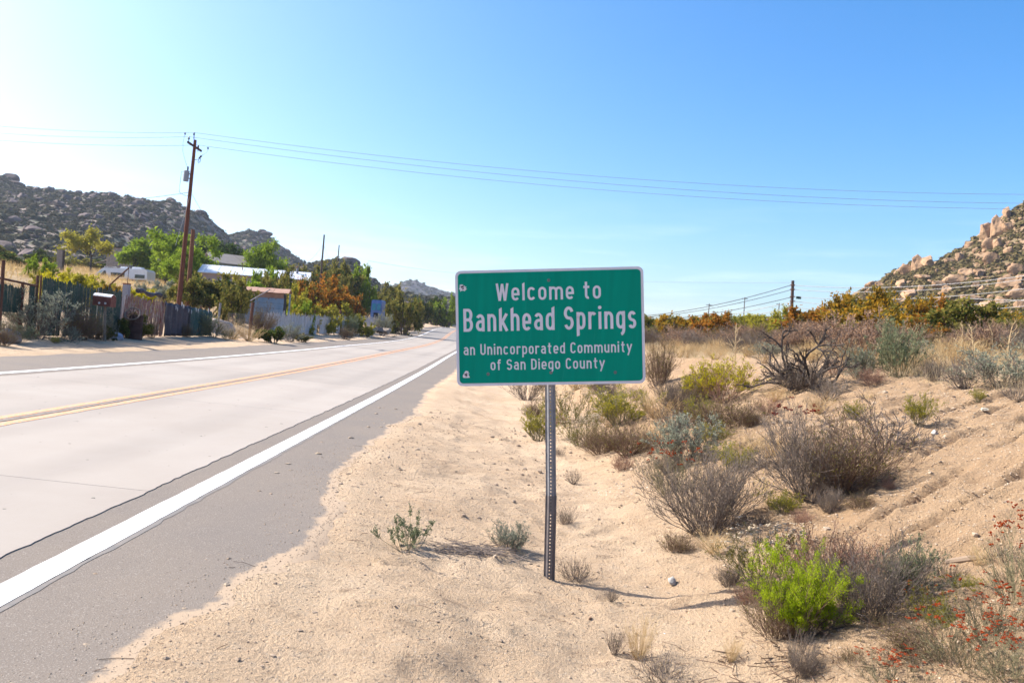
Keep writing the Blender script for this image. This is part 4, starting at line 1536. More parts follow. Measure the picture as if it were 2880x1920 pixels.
# ------------------------------------------------------------------ motorhome
YR = 108.0
rvp = at_y(349, 775, YR)
gz = float(land(rvp[0], YR))
M_RVW = surf('white motorhome skin', (.74, .74, .76), (.68, .68, .70), 1.5, .4, spec=.5)
M_GLASS = surf('dark window glass', (.02, .025, .03), rough=.12, spec=.8)
M_GLASSB = surf('glass with painted sky reflection', (.36, .48, .56), rough=.08, spec=.9)  # pale blue base colour paints the sky's reflection into the glass
M_STRIPE = surf('brown stripe', (.10, .055, .055), rough=.5)
wl = at_y(269, 775, YR)[0]
wr = at_y(428, 775, YR)[0]
rzt = at_y(349, 755, YR)[2]
rv = thing('motorhome', 'white motorhome with brown stripe parked on the slope left of the poles', 'motorhome', (float(wl), YR, rzt - 2.75), R(-2))
LEN = float(wr - wl)
HB = 2.7
side = [(0, .35), (0, 1.35), (.25, 1.5), (1.45, HB - .2), (1.75, HB - .06), (LEN - .25, HB), (LEN, HB - .25), (LEN, .35)]
m = MB()
a = [np.array([x, -1.15, z]) for x, z in side]
b = [np.array([x, 1.15, z]) for x, z in side]
m.poly(a)
m.poly(b[::-1])
n = len(side)
i = np.arange(n)
m.add(np.array(a + b), np.stack([i, n + i, n + (i + 1) % n, (i + 1) % n], -1))
body = m.build('body', M_RVW, rv)
MB().box((.02, -1.162, 1.02), (LEN - .02, -1.152, 1.28)).build('stripe', M_STRIPE, body)


def rv_pane(nm, pts, mat, y=-1.16, par=body):
    m = MB()
    a = [np.array([x, y, z]) for x, z in pts]
    b = [np.array([x, y + .02, z]) for x, z in pts]
    m.poly(a)
    m.poly(b[::-1])
    k = len(pts)
    i = np.arange(k)
    m.add(np.array(a + b), np.stack([i, k + i, k + (i + 1) % k, (i + 1) % k], -1))
    return m.build(nm, mat, par)


rv_pane('side_window', [(1.15, 1.5), (2.15, 1.5), (2.0, 2.25), (1.75, 2.25)], M_GLASS)
rv_pane('side_window', [(2.75, 1.5), (4.6, 1.5), (4.6, 2.05), (2.7, 2.05)], M_GLASS)
rv_pane('side_window', [(6.0, 1.45), (7.35, 1.45), (7.35, 1.95), (6.0, 1.95)], M_GLASS)
m = MB()
nx_, nz_ = -.02, .02
m.add([(.27 + nx_, -1.02, 1.56 + nz_), (.27 + nx_, 1.02, 1.56 + nz_), (1.40 + nx_, 1.0, HB - .27 + nz_), (1.40 + nx_, -1.0, HB - .27 + nz_)], [(0, 3, 2, 1)])
m.add([(.28, -1.0, 1.55), (.28, 1.0, 1.55), (1.41, .98, HB - .28), (1.41, -.98, HB - .28)], [(0, 1, 2, 3)])
m.build('windscreen', M_GLASSB, body)
rv_pane('cab_glass', [(.55, 1.52), (1.05, 1.52), (1.62, 2.2), (1.32, 2.2)], M_GLASSB)
for x0, w_, h_ in ((3.5, 1.1, .24), (5.1, 1.5, .30)):
    m = MB()
    pr = [(x0, HB - .04), (x0 + .15, HB + h_), (x0 + w_ - .2, HB + h_), (x0 + w_, HB - .04)]
    a = [np.array([x, -.45, z]) for x, z in pr]
    b = [np.array([x, .45, z]) for x, z in pr]
    m.poly(a)
    m.poly(b[::-1])
    i = np.arange(4)
    m.add(np.array(a + b), np.stack([i, 4 + i, 4 + (i + 1) % 4, (i + 1) % 4], -1))
    m.build('roof_unit', M_RVW, body)
MB().tube([(1.6, -.8, HB + .02), (1.6, -.8, HB + .1), (3.2, -.8, HB + .1), (3.2, -.8, HB + .02)], .03, 6).build('roof_rail', M_RVW, body)
M_TYRE = surf('tyre rubber', (.02, .02, .02))
for x in (1.5, LEN - 2.0):
    for y in (-1.0, 1.0):
        w_ = MB().tube([(x, y - .12, .38), (x, y + .12, .38)], .38, 16).build('wheel', M_TYRE, rv)
        MB().tube([(x, y - .135, .38), (x, y - .125, .38)], .2, 12).build('rim', M_RVW, w_)
MB().box((-.06, -1.1, .42), (-.002, 1.1, .62)).build('bumper', M_GREYP, rv)

# ------------------------------------------------------------------ houses
def gable(name, label, loc, rz, Lx, Wy, He, Hr, wall, roof, over=.35, th=.10, seams=0, seam_mat=None):
    """long low house: the ridge runs along its x axis"""
    t = thing(name, label, 'building', loc, rz)
    m = MB()
    m.box((-Lx / 2, -Wy / 2, -1.0), (Lx / 2, Wy / 2, He))
    for s in (-1, 1):
        x = s * Lx / 2
        m.add([(x, -Wy / 2, He), (x, Wy / 2, He), (x, 0, Hr)], [(0, 1, 2)])
    w = m.build('wall', wall, t)
    sl = (Hr - He) / (Wy / 2)
    for s in (-1, 1):
        lo = np.array([0, s * (Wy / 2 + over), He - sl * over + .02])
        hi = np.array([0, 0, Hr + .02])
        X = np.array([Lx / 2 + over, 0, 0])
        up = np.array([0, 0, th])
        v = [lo - X, lo + X, hi + X, hi - X, lo - X + up, lo + X + up, hi + X + up, hi - X + up]
        r_ = MB().add(v, BOXF if s < 0 else [tuple(reversed(f)) for f in BOXF]).build('roof', roof, t)
        for k in range(seams):
            x = -Lx / 2 - over + (k + .5) * (Lx + 2 * over) / seams
            a, b = lo + up + np.array([x, 0, .006]), hi + up + np.array([x, 0, .006])
            MB().tube([a, b], .03, 4).build('roof_seam', seam_mat or roof, r_)
    return t, w


def window(parent, x, y, z, w, h, frame, glass):
    f = MB()
    b = .07
    for lo, hi in (((x - w / 2, z), (x + w / 2, z + b)), ((x - w / 2, z + h - b), (x + w / 2, z + h)), ((x - w / 2, z + b), (x - w / 2 + b, z + h - b)), ((x + w / 2 - b, z + b), (x + w / 2, z + h - b))):
        f.box((lo[0], y - .05, lo[1]), (hi[0], y - .003, hi[1]))
    o = f.build('window', frame, parent)
    MB().box((x - w / 2 + b, y - .03, z + b), (x + w / 2 - b, y - .01, z + h - b)).build('pane', glass, o)


M_TIN = surf('pale tin roof', (.52, .55, .60), (.62, .64, .66), .8, .45, c3=(.36, .33, .32), s3=2.5, lo3=.6, hi3=.7, metal=.2)
M_PINK = surf('faded pink stucco', (.42, .31, .28), (.36, .26, .24), 1.2, .9)
M_TRIM = surf('white trim', (.65, .65, .64))
YH = 95.0
hp = at_y(722, 800, YH)
hz = at_y(722, 782, YH)[2] - 2.7
hl, hw = gable('house', 'long low pinkish house with pale tin roof among green bushes', (float(hp[0]), YH, hz), R(13), 11.6, 6.2, 2.75, 3.75, M_PINK, M_TIN, .4, .08, 9, surf('roof seam tin', (.45, .47, .50), rough=.5, metal=.2))
for x in (-3.2, .6, 4.0):
    window(hw, x, -3.1, .95, 1.3, 1.1, M_TRIM, M_GLASS)
MB().tube([(4.6, -.9, 3.4), (4.6, -.9, 4.25)], .14, 8).build('flue', M_GREYP, hl)
MB().tube([(4.6, -.9, 4.25), (4.6, -.9, 4.40)], [.24, .1], 8).build('flue_cap', M_IRON, hl)
MB().tube([(-1.6, -1.2, 3.4), (-1.6, -1.2, 4.3)], .05, 6).build('vent_pipe', M_IRON, hl)
YG = 118.0
gp = at_y(648, 790, YG)
gz_ = at_y(648, 746, YG)[2] - 2.4
g2, gw = gable('house', 'small grey-roofed gabled house just behind the tin-roofed house', (float(gp[0]) - .6, YG, gz_), R(38), 5.6, 4.6, 2.5, 3.9, surf('grey siding', (.20, .24, .23), (.24, .27, .26), 1, .9), surf('grey brown shingle', (.25, .215, .19), (.30, .26, .23), 2.5, .9), .3)
window(gw, .4, -2.3, 1.0, 1.0, 1.0, M_TRIM, M_GLASS)
for s in (-1, 1):
    MB().tube([(2.8 + .31, s * 2.6, 2.4), (2.8 + .31, 0, 3.98)], .06, 4).build('barge_board', M_TRIM, g2)
# blue shed with rust roof
YS = 58.0
sp = at_y(748, 885, YS)
sz0 = float(land(sp[0], YS))
sh = thing('shed', 'weathered blue plank shed with rusty roof behind the white fence', 'building', (float(sp[0]), YS, sz0), R(10))
M_BLUE = surf('weathered blue paint', (.15, .23, .32), (.22, .30, .38), 2, .85, c3=(.20, .14, .11), s3=4, lo3=.6, hi3=.68)
M_RUSTR = surf('rusty roof sheet', (.28, .155, .11), (.36, .225, .165), 2, .85, c3=(.16, .07, .05), s3=4)
M_DKIN = surf('near-black fill', (.012, .012, .014))  # near-black: the shed's inner shade painted as colour; truck grille shares it
SL, SH = 3.3, at_y(748, 822, YS)[2] - sz0
MB().box((-SL / 2, .03, -.3), (SL / 2 - .5, 2.2, SH)).build('shade_block', M_DKIN, sh)
nb = 7
for k in range(nb):
    z0, z1 = SH * k / nb, SH * (k + 1) / nb - .012
    MB().box((-SL / 2 - .01 * (k % 2), -.012 * (k % 3), z0 if k else -.3), (SL / 2 - .48 + .01 * (k % 3), .028, z1)).build('plank', M_BLUE if k < nb - 1 else M_RUSTR, sh)
for k in range(6):
    x0 = -SL / 2 - .2 + k * (SL + .1) / 6
    v = []
    for dx in (0, (SL + .1) / 6 - .012):
        for y, z in ((-.28, SH - .02), (1.1, SH + .36), (2.4, SH + .1)):
            v.append((x0 + dx, y, z + .012 * (k % 2)))
    v = np.array(v)
    v2 = v + np.array([0, 0, .03])
    MB().add(np.vstack([v, v2]), [(0, 3, 4, 1), (1, 4, 5, 2), (6, 7, 10, 9), (7, 8, 11, 10), (0, 6, 9, 3), (0, 1, 7, 6), (1, 2, 8, 7), (3, 9, 10, 4), (4, 10, 11, 5), (2, 5, 11, 8)]).build('roof_sheet', M_RUSTR, sh)
MB().box((SL / 2 - .10, .0, -.3), (SL / 2, .1, SH)).build('corner_post', M_BLUE, sh)
# ruined stone hut, stone chimney
YU = 150.0
up_ = at_y(330, 738, YU)
uz = at_y(330, 741, YU)[2]
ru = thing('stone_hut', 'ruined stone hut with one dark window behind the motorhome', 'building', (float(up_[0]), YU, uz), R(-8))
M_STONE = surf('rubble stone', (.30, .255, .22), (.22, .185, .16), 3.2, .95, 1.0, 3.4, .12, lo=.45, hi=.55)
HS = 2.9
for lo, hi in (((-2.3, 0, -3), (.4, .4, HS)), ((1.25, 0, -3), (2.4, .4, HS)), ((.4, 0, -3), (1.25, .4, .9)), ((.4, 0, 2.0), (1.25, .4, HS))):
    MB().box(lo, hi).build('stone_wall', M_STONE, ru)
MB().box((-2.3, .41, -3), (-1.9, 4, HS - .3)).build('stone_wall', M_STONE, ru)
MB().box((2.0, .41, -3), (2.39, 4, HS - .3)).build('stone_wall', M_STONE, ru)
MB().box((-2.28, 3.6, -3), (2.38, 3.99, HS - .4)).build('stone_wall', M_STONE, ru)
MB().box((-2.45, -.1, HS + .003), (2.9, .5, HS + .14)).build('roof_beam', M_POLE_D, ru)
YC = 105.0
cp = at_y(169, 745, YC)
cp[2] = at_y(169, 750, YC)[2]
ch = thing('chimney', 'lone weathered stone chimney with a dark post standing in dry grass', 'chimney', tuple(cp))
chh = at_y(169, 703, YC)[2] - cp[2]
MB().box((-.34, -.3, -1.5), (.34, .3, chh)).build('stack', surf('brown mortar', (.22, .17, .14), (.29, .23, .19), 3, .95, .8, 5, .05), ch)
MB().box((-.6, -.4, -1.5), (-.341, .4, .5)).build('hearth_stone', M_STONE, ch)
MB().tube([(.46, 0, -1.5), (.44, 0, chh + .02)], .09, 7).build('post', M_POLE_D, ch)
# old blue truck cab among the bushes near the end of the fence
YT = fence_y(1057) + 4.0
tp = at_y(1057, 876, YT)
tp[2] = min(at_y(1057, 884, YT)[2], float(land(tp[0], YT)) + .6)
tk_ = thing('truck', 'old blue truck cab facing the road beyond the end of the white fence', 'truck', tuple(tp), R(-8))
ch_ = at_y(1057, 843, YT)[2] - tp[2]
M_BT = surf('faded blue truck paint', (.075, .15, .36), (.11, .20, .42), 3, .5, spec=.5)
hw_ = .72
pr = rrect(-hw_, .42, hw_, ch_, .22, 5)
m = MB()
a = [np.array([x, -.0 + .10 * max(0, z - 1) / 1.0, z]) for x, z in pr]
b = [np.array([x, 1.7, z]) for x, z in pr]
m.poly(a[::-1])
m.poly(b)
n = len(pr)
i = np.arange(n)
m.add(np.array(a + b), np.stack([i, (i + 1) % n, n + (i + 1) % n, n + i], -1))
cabb = m.build('cab', M_BT, tk_)
for s in (-1, 1):
    q = rrect(.05 if s > 0 else -.58, ch_ * .60, .58 if s > 0 else -.05, ch_ * .86, .06, 4)
    mm = MB()
    mm.poly([np.array([x, .085 * max(0, z - 1) - .02, z]) for x, z in q][::-1])
    mm.poly([np.array([x, .085 * max(0, z - 1) + .05, z]) for x, z in q])
    mm.build('windscreen', surf('cloudy teal glass', (.05, .22, .30), rough=.15), cabb)
    MB().tube([(s * .5, -.05, .72), (s * .5, .03, .72)], .10, 10).build('headlight', M_TRIM, cabb)
    for yy in (.35, 1.35):
        MB().tube([(s * .58, yy, .34), (s * .78, yy, .34)], .34, 12).build('wheel', M_TYRE, tk_)
    MB().tube([(s * .74, .2, ch_ * .72), (s * .95, .1, ch_ * .72)], .02, 5).build('mirror_arm', M_GREYP, tk_)
MB().box((-.3, -.03, .5), (.3, -.002, ch_ * .5)).build('grille', M_DKIN, cabb)
MB().box((-.75, -.14, .40), (.75, -.03, .54)).build('bumper', M_GREYP, tk_)
# debris heap
for k, (px, py, s_) in enumerate(((1035, 892, .5), (1050, 888, .6), (1068, 890, .55), (1082, 886, .6), (1095, 892, .5), (1062, 898, .5))):
    Yq = 80 + k * .7
    p = at_y(px, py, Yq)
    g = float(land(p[0], Yq))
    v, f = blob_mesh(400 + k, 2, .4, .7)
    p[2] = max(g + .15, min(p[2], g + .8))
    c_ = ((.30, .24, .19), (.40, .33, .27), (.22, .17, .14))[k % 3]
    ob = MB().add(v * s_, f).build('stone', surf('heap' + str(k), c_, tuple(q * .7 for q in c_), 3, .95, .7, 6, .06))
    ob.location = p
    tag(ob, 'rough tan stone in the heap below the blue truck', 'stone', 'stones heaped below the blue truck')
# broken boards lying by the stone hut
for k, (px, py, ln, a_) in enumerate(((262, 733, 3.2, .1), (285, 735, 3.6, -.25), (245, 737, 2.4, .3), (300, 739, 3.0, -.1))):
    p = at_y(px, py, 140)
    ob = MB().box((-ln / 2, -.12, -.03), (ln / 2, .12, .03)).build('board', M_GREYP if k % 2 else M_POLE_D)
    ob.location = p
    ob.rotation_euler = (0, a_ * .8, a_ * 2)
    tag(ob, 'loose weathered board on the junk heap left of the stone hut', 'board', 'boards heaped by the stone hut')

# ------------------------------------------------------------------ plants
def unit(v):
    return v / (np.linalg.norm(v, axis=-1, keepdims=True) + 1e-12)


def grow(r, n0, h, spread, levels, base=.06, seg0=5, curve=.25, upb=.15, lenvar=.35):
    """branching plant as lists of polylines, level by level: (points B,n,3, radii B,n)"""
    out = []
    az = r.random(n0) * 2 * math.pi
    el = np.radians(spread) * np.sqrt(r.random(n0))
    d = np.stack([np.cos(az) * np.sin(el), np.sin(az) * np.sin(el), np.cos(el)], -1)
    st = np.stack([np.cos(az) * base * r.random(n0), np.sin(az) * base * r.random(n0), np.zeros(n0) - .02], -1)
    ln = h * (1 - lenvar * r.random(n0)) * (1 - .12 * (el / (np.radians(spread) + 1e-6))**2)
    rad0 = levels[0]
    B = (st, d, ln, np.full(n0, rad0))

    def lines(st, d, ln, rad, seg, taper):
        P = [st]
        dd = d.copy()
        for k in range(seg):
            dd = unit(dd + curve * r.normal(size=dd.shape) * .6 + np.array([0, 0, upb]))
            P.append(P[-1] + dd * (ln / seg)[:, None])
        P = np.stack(P, 1)
        R_ = rad[:, None] * np.linspace(1, taper, seg + 1)[None]
        return P, R_

    P, R_ = lines(*B, seg0, .45)
    out.append((P, R_))
    for (nc, ratio, ang, rr, seg, lo) in levels[1:]:
        nb = P.shape[0]
        n = nb * nc
        pid = np.repeat(np.arange(nb), nc)
        t = lo + (1 - lo) * r.random(n)
        s = t * (P.shape[1] - 1)
        i = np.minimum(s.astype(int), P.shape[1] - 2)
        f = (s - i)[:, None]
        st = P[pid, i] * (1 - f) + P[pid, i + 1] * f
        pd = unit(P[pid, i + 1] - P[pid, i])
        d = unit(pd + ang * unit(r.normal(size=(n, 3))))
        L0 = np.linalg.norm(P[:, -1] - P[:, 0], axis=1)[pid]
        ln = L0 * ratio * (1.15 - .6 * t) * (.6 + .8 * r.random(n))
        P, R_ = lines(st, d, ln, np.full(n, rr), seg, .5)
        out.append((P, R_))
    return out


def tubes(mb_, P, R_, k=3):
    B, n, _ = P.shape
    tg = unit(np.gradient(P, axis=1))
    ref = np.where(np.abs(tg[..., 2:3]) < .9, np.array([0, 0, 1.]), np.array([1., 0, 0]))
    a = unit(np.cross(tg, ref))
    b = np.cross(tg, a)
    th = np.arange(k) * 2 * math.pi / k
    v = P[:, :, None] + R_[:, :, None, None] * (np.cos(th)[:, None] * a[:, :, None] + np.sin(th)[:, None] * b[:, :, None])
    idx = np.arange(B * n * k).reshape(B, n, k)
    q = np.stack([idx[:, :-1], np.roll(idx, -1, 2)[:, :-1], np.roll(idx, -1, 2)[:, 1:], idx[:, 1:]], -1).reshape(-1, 4)
    mb_.add(v.reshape(-1, 3), q)


def leaves(mb_, r, P, n, l, w, out=.5, jit=0.0, lo=.2, up=.2):
    """small pointed leaves along branches"""
    b = r.integers(0, P.shape[0], n)
    t = (lo + (1 - lo) * r.random(n)) * (P.shape[1] - 1)
    i = np.minimum(t.astype(int), P.shape[1] - 2)
    f = (t - i)[:, None]
    p = P[b, i] * (1 - f) + P[b, i + 1] * f + r.normal(size=(n, 3)) * jit
    ax = unit(P[b, i + 1] - P[b, i])
    d = unit(ax * (1 - out) + unit(r.normal(size=(n, 3))) * out + np.array([0, 0, up]))
    s = unit(np.cross(d, r.normal(size=(n, 3))))
    L_ = (l * (.6 + .8 * r.random(n)))[:, None]
    W_ = (w * (.7 + .6 * r.random(n)))[:, None]
    v = np.stack([p, p + d * L_ * .5 - s * W_, p + d * L_, p + d * L_ * .5 + s * W_], 1)
    mb_.add(v.reshape(-1, 3), np.arange(4 * n).reshape(n, 4))


OCT_V = np.array([(1, 0, 0), (-1, 0, 0), (0, 1, 0), (0, -1, 0), (0, 0, 1), (0, 0, -1)], float)
OCT_F = np.array([(0, 2, 4), (2, 1, 4), (1, 3, 4), (3, 0, 4), (2, 0, 5), (1, 2, 5), (3, 1, 5), (0, 3, 5)])


def heads(mb_, r, pts, size, per=6, flat=.6):
    """flower heads: tight clusters of little buds"""
    n = len(pts) * per
    c = np.repeat(pts, per, 0) + r.normal(size=(n, 3)) * size * np.array([.55, .55, .3])
    s = (size * .5 * (.6 + .7 * r.random(n)))[:, None, None]
    v = c[:, None] + OCT_V[None] * s * np.array([1, 1, flat])
    f = OCT_F[None] + (np.arange(n) * 6)[:, None, None]
    mb_.add(v.reshape(-1, 3), f.reshape(-1, 3))


LF = {
    'lime': leafm('lime leaves', (.26, .36, .012), (.40, .48, .025), .5),
    'limed': leafm('olive shaded twigs', (.13, .11, .045), (.18, .14, .06), .2),
    'grey': leafm('grey dry leaves', (.13, .10, .07), (.25, .20, .13), .25),
    'sage': leafm('silver sage leaves', (.20, .22, .16), (.30, .31, .23), .3),
    'sagegreen': leafm('grey green leaves', (.13, .16, .085), (.22, .24, .14), .3),
    'olive': leafm('olive leaves', (.120, .120, .024), (.260, .220, .055), .45),
    'oliveyellow': leafm('yellow olive leaves', (.22, .22, .026), (.38, .32, .045), .5),
    'gold': leafm('yellow flowers', (.36, .33, .015), (.50, .43, .02), .4),
    'straw': leafm('golden straw', (.42, .28, .115), (.55, .40, .20), .4),
    'straw2': leafm('pale straw', (.45, .36, .21), (.56, .46, .30), .4),
    'orange': leafm('rust orange leaves', (.27, .105, .016), (.40, .175, .030), .45, (.16, .12, .03)),
    'amber': leafm('amber leaves', (.30, .165, .018), (.42, .235, .025), .45, (.16, .15, .03)),
    'green': leafm('fresh green leaves', (.110, .180, .014), (.250, .320, .035), .5),
    'dark': leafm('dark green leaves', (.030, .055, .015), (.080, .115, .028), .4),
    'purple': leafm('purple brown twigs', (.24, .145, .095), (.38, .25, .155), .35),
    'brown': leafm('russet dry leaves', (.24, .13, .08), (.32, .19, .12), .3),
    'red': leafm('rust red flowers', (.19, .026, .011), (.31, .058, .018), .2),
    'cream': leafm('cream seed heads', (.46, .36, .24), (.58, .48, .35), .25),
    'dred': leafm('dark red flowers', (.12, .015, .012), (.19, .03, .018), .2),
}
ST = {
    'grey': surf('grey twig', (.115, .090, .076), (.175, .140, .118), 20, .9),
    'brown': surf('brown twig', (.115, .070, .046), (.17, .108, .072), 20, .9),
    'dark': surf('dark bark', (.050, .040, .035), (.080, .062, .052), 12, .9),
    'tan': surf('tan stalk', (.40, .29, .16), (.50, .38, .22), 12, .9),
    'purple': surf('purple grey twig', (.165, .108, .082), (.225, .155, .118), 20, .9),
    'olive': surf('olive twig', (.15, .14, .075), (.20, .18, .10), 20, .9),
    'straw': surf('straw stem', (.42, .29, .14), (.50, .37, .20), 20, .9),
    'red': surf('reddish twig', (.22, .12, .085), (.27, .16, .115), 20, .9),
}
PROTO = {}


def measure(parts):
    lo = min(min(v.co.z for v in m.vertices) for _, m in parts)
    zs = np.concatenate([np.array([v.co[:] for v in m.vertices]) for _, m in parts])
    return float(np.percentile(zs[:, 2], 99.3)), float(np.percentile(np.abs(zs[:, :2]), 97))


def proto(key, parts):
    h, w = measure(parts)
    PROTO[key] = (parts, h, w)


def shrub(key, seed, n0, spread, levels, stem, fol=None, fl=None, h=1.0, base=.14, curve=.30, upb=.12, thick=3, tip=None, lenvar=.5):
    """fol: (leaf material, count, length, width, level, outwardness, jitter); fl: (material, count, size)"""
    r = np.random.default_rng(seed)
    G_ = grow(r, n0, h, spread, levels, base, 5, curve, upb, lenvar)
    m = MB()
    for k, (P, R_) in enumerate(G_):
        tubes(m, P, R_, thick if k else max(3, thick))
    parts = [('stems', m.build('stems', ST[stem], obj=False))]
    for fo in ([fol] if isinstance(fol, tuple) else (fol or [])):
        m = MB()
        leaves(m, r, G_[fo[4]][0], fo[1], fo[2], fo[3], fo[5], fo[6], *(fo[7:8] or (.2,)))
        parts.append(('foliage', m.build('foliage', LF[fo[0]], obj=False)))
    if fl:
        m = MB()
        P = G_[-1][0]
        tp = P[:, -1]
        o = np.argsort(-tp[:, 2] - .55 * r.random(len(tp)))
        heads(m, r, tp[o[:fl[1]]], fl[2])
        parts.append(('flower_heads', m.build('flower_heads', LF[fl[0]], obj=False)))
    proto(key, parts)


# level: base radius, then (children, length ratio, angle, radius, segments, lowest place)
for v_ in (0, 1):
    shrub(f'twig_grey{v_}', 10 + v_, 100, 66, [.0048, (6, .5, .5, .0026, 3, .2), (4, .5, .6, .0017, 2, .2)], 'grey', ('grey', 3400, .028, .004, 2, .5, .004))
    shrub(f'twig_brown{v_}', 20 + v_, 95, 62, [.0048, (6, .5, .5, .0026, 3, .2), (4, .5, .6, .0017, 2, .2)], 'brown', [('grey', 2000, .028, .004, 2, .5, .004), ('olive', 1600, .03, .005, 2, .4, .004)])
    shrub(f'sage{v_}', 30 + v_, 46, 60, [.006, (5, .5, .55, .0036, 3, .3), (4, .5, .6, .0026, 2, .2)], 'grey', ('sage', 5200, .042, .008, 2, .5, .012))
    shrub(f'sagegreen{v_}', 40 + v_, 44, 48, [.006, (5, .5, .5, .0036, 3, .3), (4, .5, .55, .0026, 2, .2)], 'olive', ('sagegreen', 4600, .045, .007, 2, .45, .010))
    shrub(f'buck_red{v_}', 50 + v_, 54, 58, [.0050, (4, .55, .45, .0028, 3, .3), (3, .6, .45, .0018, 2, .3)], 'olive', ('grey', 1100, .034, .005, 1, .5, .012), ('red', 46, .034))
    shrub(f'buck_cream{v_}', 60 + v_, 40, 56, [.0055, (4, .55, .45, .0032, 3, .3), (3, .6, .45, .002, 2, .3)], 'olive', ('olive', 2200, .034, .006, 1, .5, .012), ('cream', 90, .034))
    shrub(f'purple{v_}', 70 + v_, 44, 56, [.008, (5, .55, .5, .0055, 3, .25), (4, .55, .6, .0042, 2, .2)], 'purple', ('purple', 2200, .05, .009, 2, .55, .02))
    shrub(f'tuft{v_}', 80 + v_, 110, 42, [.0035, (2, .5, .25, .002, 3, .35)], 'straw', ('straw', 500, .05, .004, 1, .3, .004), h=1, base=.07, curve=.14, upb=.02)
    shrub(f'tuft_grey{v_}', 84 + v_, 80, 52, [.0045, (3, .5, .4, .003, 2, .35)], 'grey', ('grey', 700, .06, .006, 1, .4, .006), base=.06, curve=.2)
shrub('lime', 90, 60, 50, [.006, (6, .5, .45, .0032, 3, .35), (5, .5, .55, .002, 2, .25)], 'brown', [('lime', 42000, .022, .0036, 2, .5, .012, .05), ('lime', 8000, .022, .0036, 1, .5, .02, .7)], upb=.10)
shrub('twig_red', 92, 60, 55, [.005, (5, .55, .5, .003, 3, .25), (4, .5, .6, .002, 2, .2)], 'red', ('brown', 3600, .022, .005, 2, .5, .01))
shrub('gold', 94, 52, 50, [.006, (5, .5, .45, .0034, 3, .45), (4, .45, .5, .0024, 2, .3)], 'red', [('gold', 5200, .030, .007, 2, .5, .010, .35), ('oliveyellow', 2600, .04, .006, 1, .4, .012, .4)])
shrub('goldolive', 95, 54, 48, [.006, (5, .5, .45, .0034, 3, .35), (4, .45, .5, .0024, 2, .3)], 'olive', [('oliveyellow', 5200, .045, .006, 2, .45, .010, .2)])
shrub('orange_fl', 96, 40, 44, [.005, (4, .5, .45, .003, 3, .35), (3, .5, .5, .002, 2, .3)], 'olive', ('oliveyellow', 3200, .035, .006, 2, .5, .01), ('red', 26, .030))
shrub('dead', 197, 11, 72, [.026, (4, .62, .75, .013, 5, .25), (5, .5, .8, .006, 3, .2), (5, .5, .8, .003, 2, .2)], 'dark', ('grey', 500, .03, .004, 3, .5, .004), curve=.45, upb=.02, thick=5)
shrub('dead_grey', 98, 30, 68, [.011, (4, .55, .7, .006, 4, .25), (5, .5, .75, .0034, 3, .2), (3, .5, .8, .002, 2, .2)], 'grey', ('grey', 500, .03, .004, 3, .5, .004), curve=.4, upb=.03, thick=4)
for v_ in (0, 1):
    shrub(f'stalk{v_}', 100 + v_, 1, 4, [.0065, (12, .30, 1.4, .0032, 4, .30), (2, .5, .7, .002, 2, .4)], 'tan', None, curve=.14, upb=.10, thick=4, base=.01)
shrub('dark_flower', 104, 22, 40, [.004, (3, .5, .4, .0025, 3, .5)], 'grey', ('grey', 200, .02, .004, 1, .5, .004), ('dred', 16, .05))
shrub('sprig', 105, 14, 36, [.004, (4, .5, .4, .0025, 3, .5), (3, .5, .5, .002, 2, .3)], 'olive', ('gold', 900, .03, .006, 2, .5, .01, .3))
shrub('sparse', 106, 16, 62, [.007, (4, .45, .4, .004, 3, .3)], 'olive', ('sagegreen', 1500, .05, .010, 1, .5, .012), curve=.18, upb=.16)


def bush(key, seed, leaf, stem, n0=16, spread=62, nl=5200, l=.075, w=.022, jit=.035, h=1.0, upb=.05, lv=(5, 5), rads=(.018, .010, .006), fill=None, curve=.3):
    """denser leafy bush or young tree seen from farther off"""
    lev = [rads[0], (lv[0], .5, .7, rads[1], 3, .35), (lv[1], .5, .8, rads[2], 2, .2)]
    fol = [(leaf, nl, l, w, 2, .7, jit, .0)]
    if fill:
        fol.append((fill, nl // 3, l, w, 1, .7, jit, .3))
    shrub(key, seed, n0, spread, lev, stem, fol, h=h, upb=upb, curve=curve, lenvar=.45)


for v_ in (0, 1):
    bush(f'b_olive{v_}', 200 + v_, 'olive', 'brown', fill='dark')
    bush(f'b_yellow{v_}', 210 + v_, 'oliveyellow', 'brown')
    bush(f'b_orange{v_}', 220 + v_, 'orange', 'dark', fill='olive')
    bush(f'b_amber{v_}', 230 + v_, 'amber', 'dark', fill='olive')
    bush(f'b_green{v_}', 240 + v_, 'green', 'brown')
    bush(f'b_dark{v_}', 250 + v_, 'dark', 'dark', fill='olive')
    bush(f'b_sage{v_}', 260 + v_, 'sage', 'grey', l=.085, w=.016)
bush('b_gold', 270, 'gold', 'brown', fill='oliveyellow')


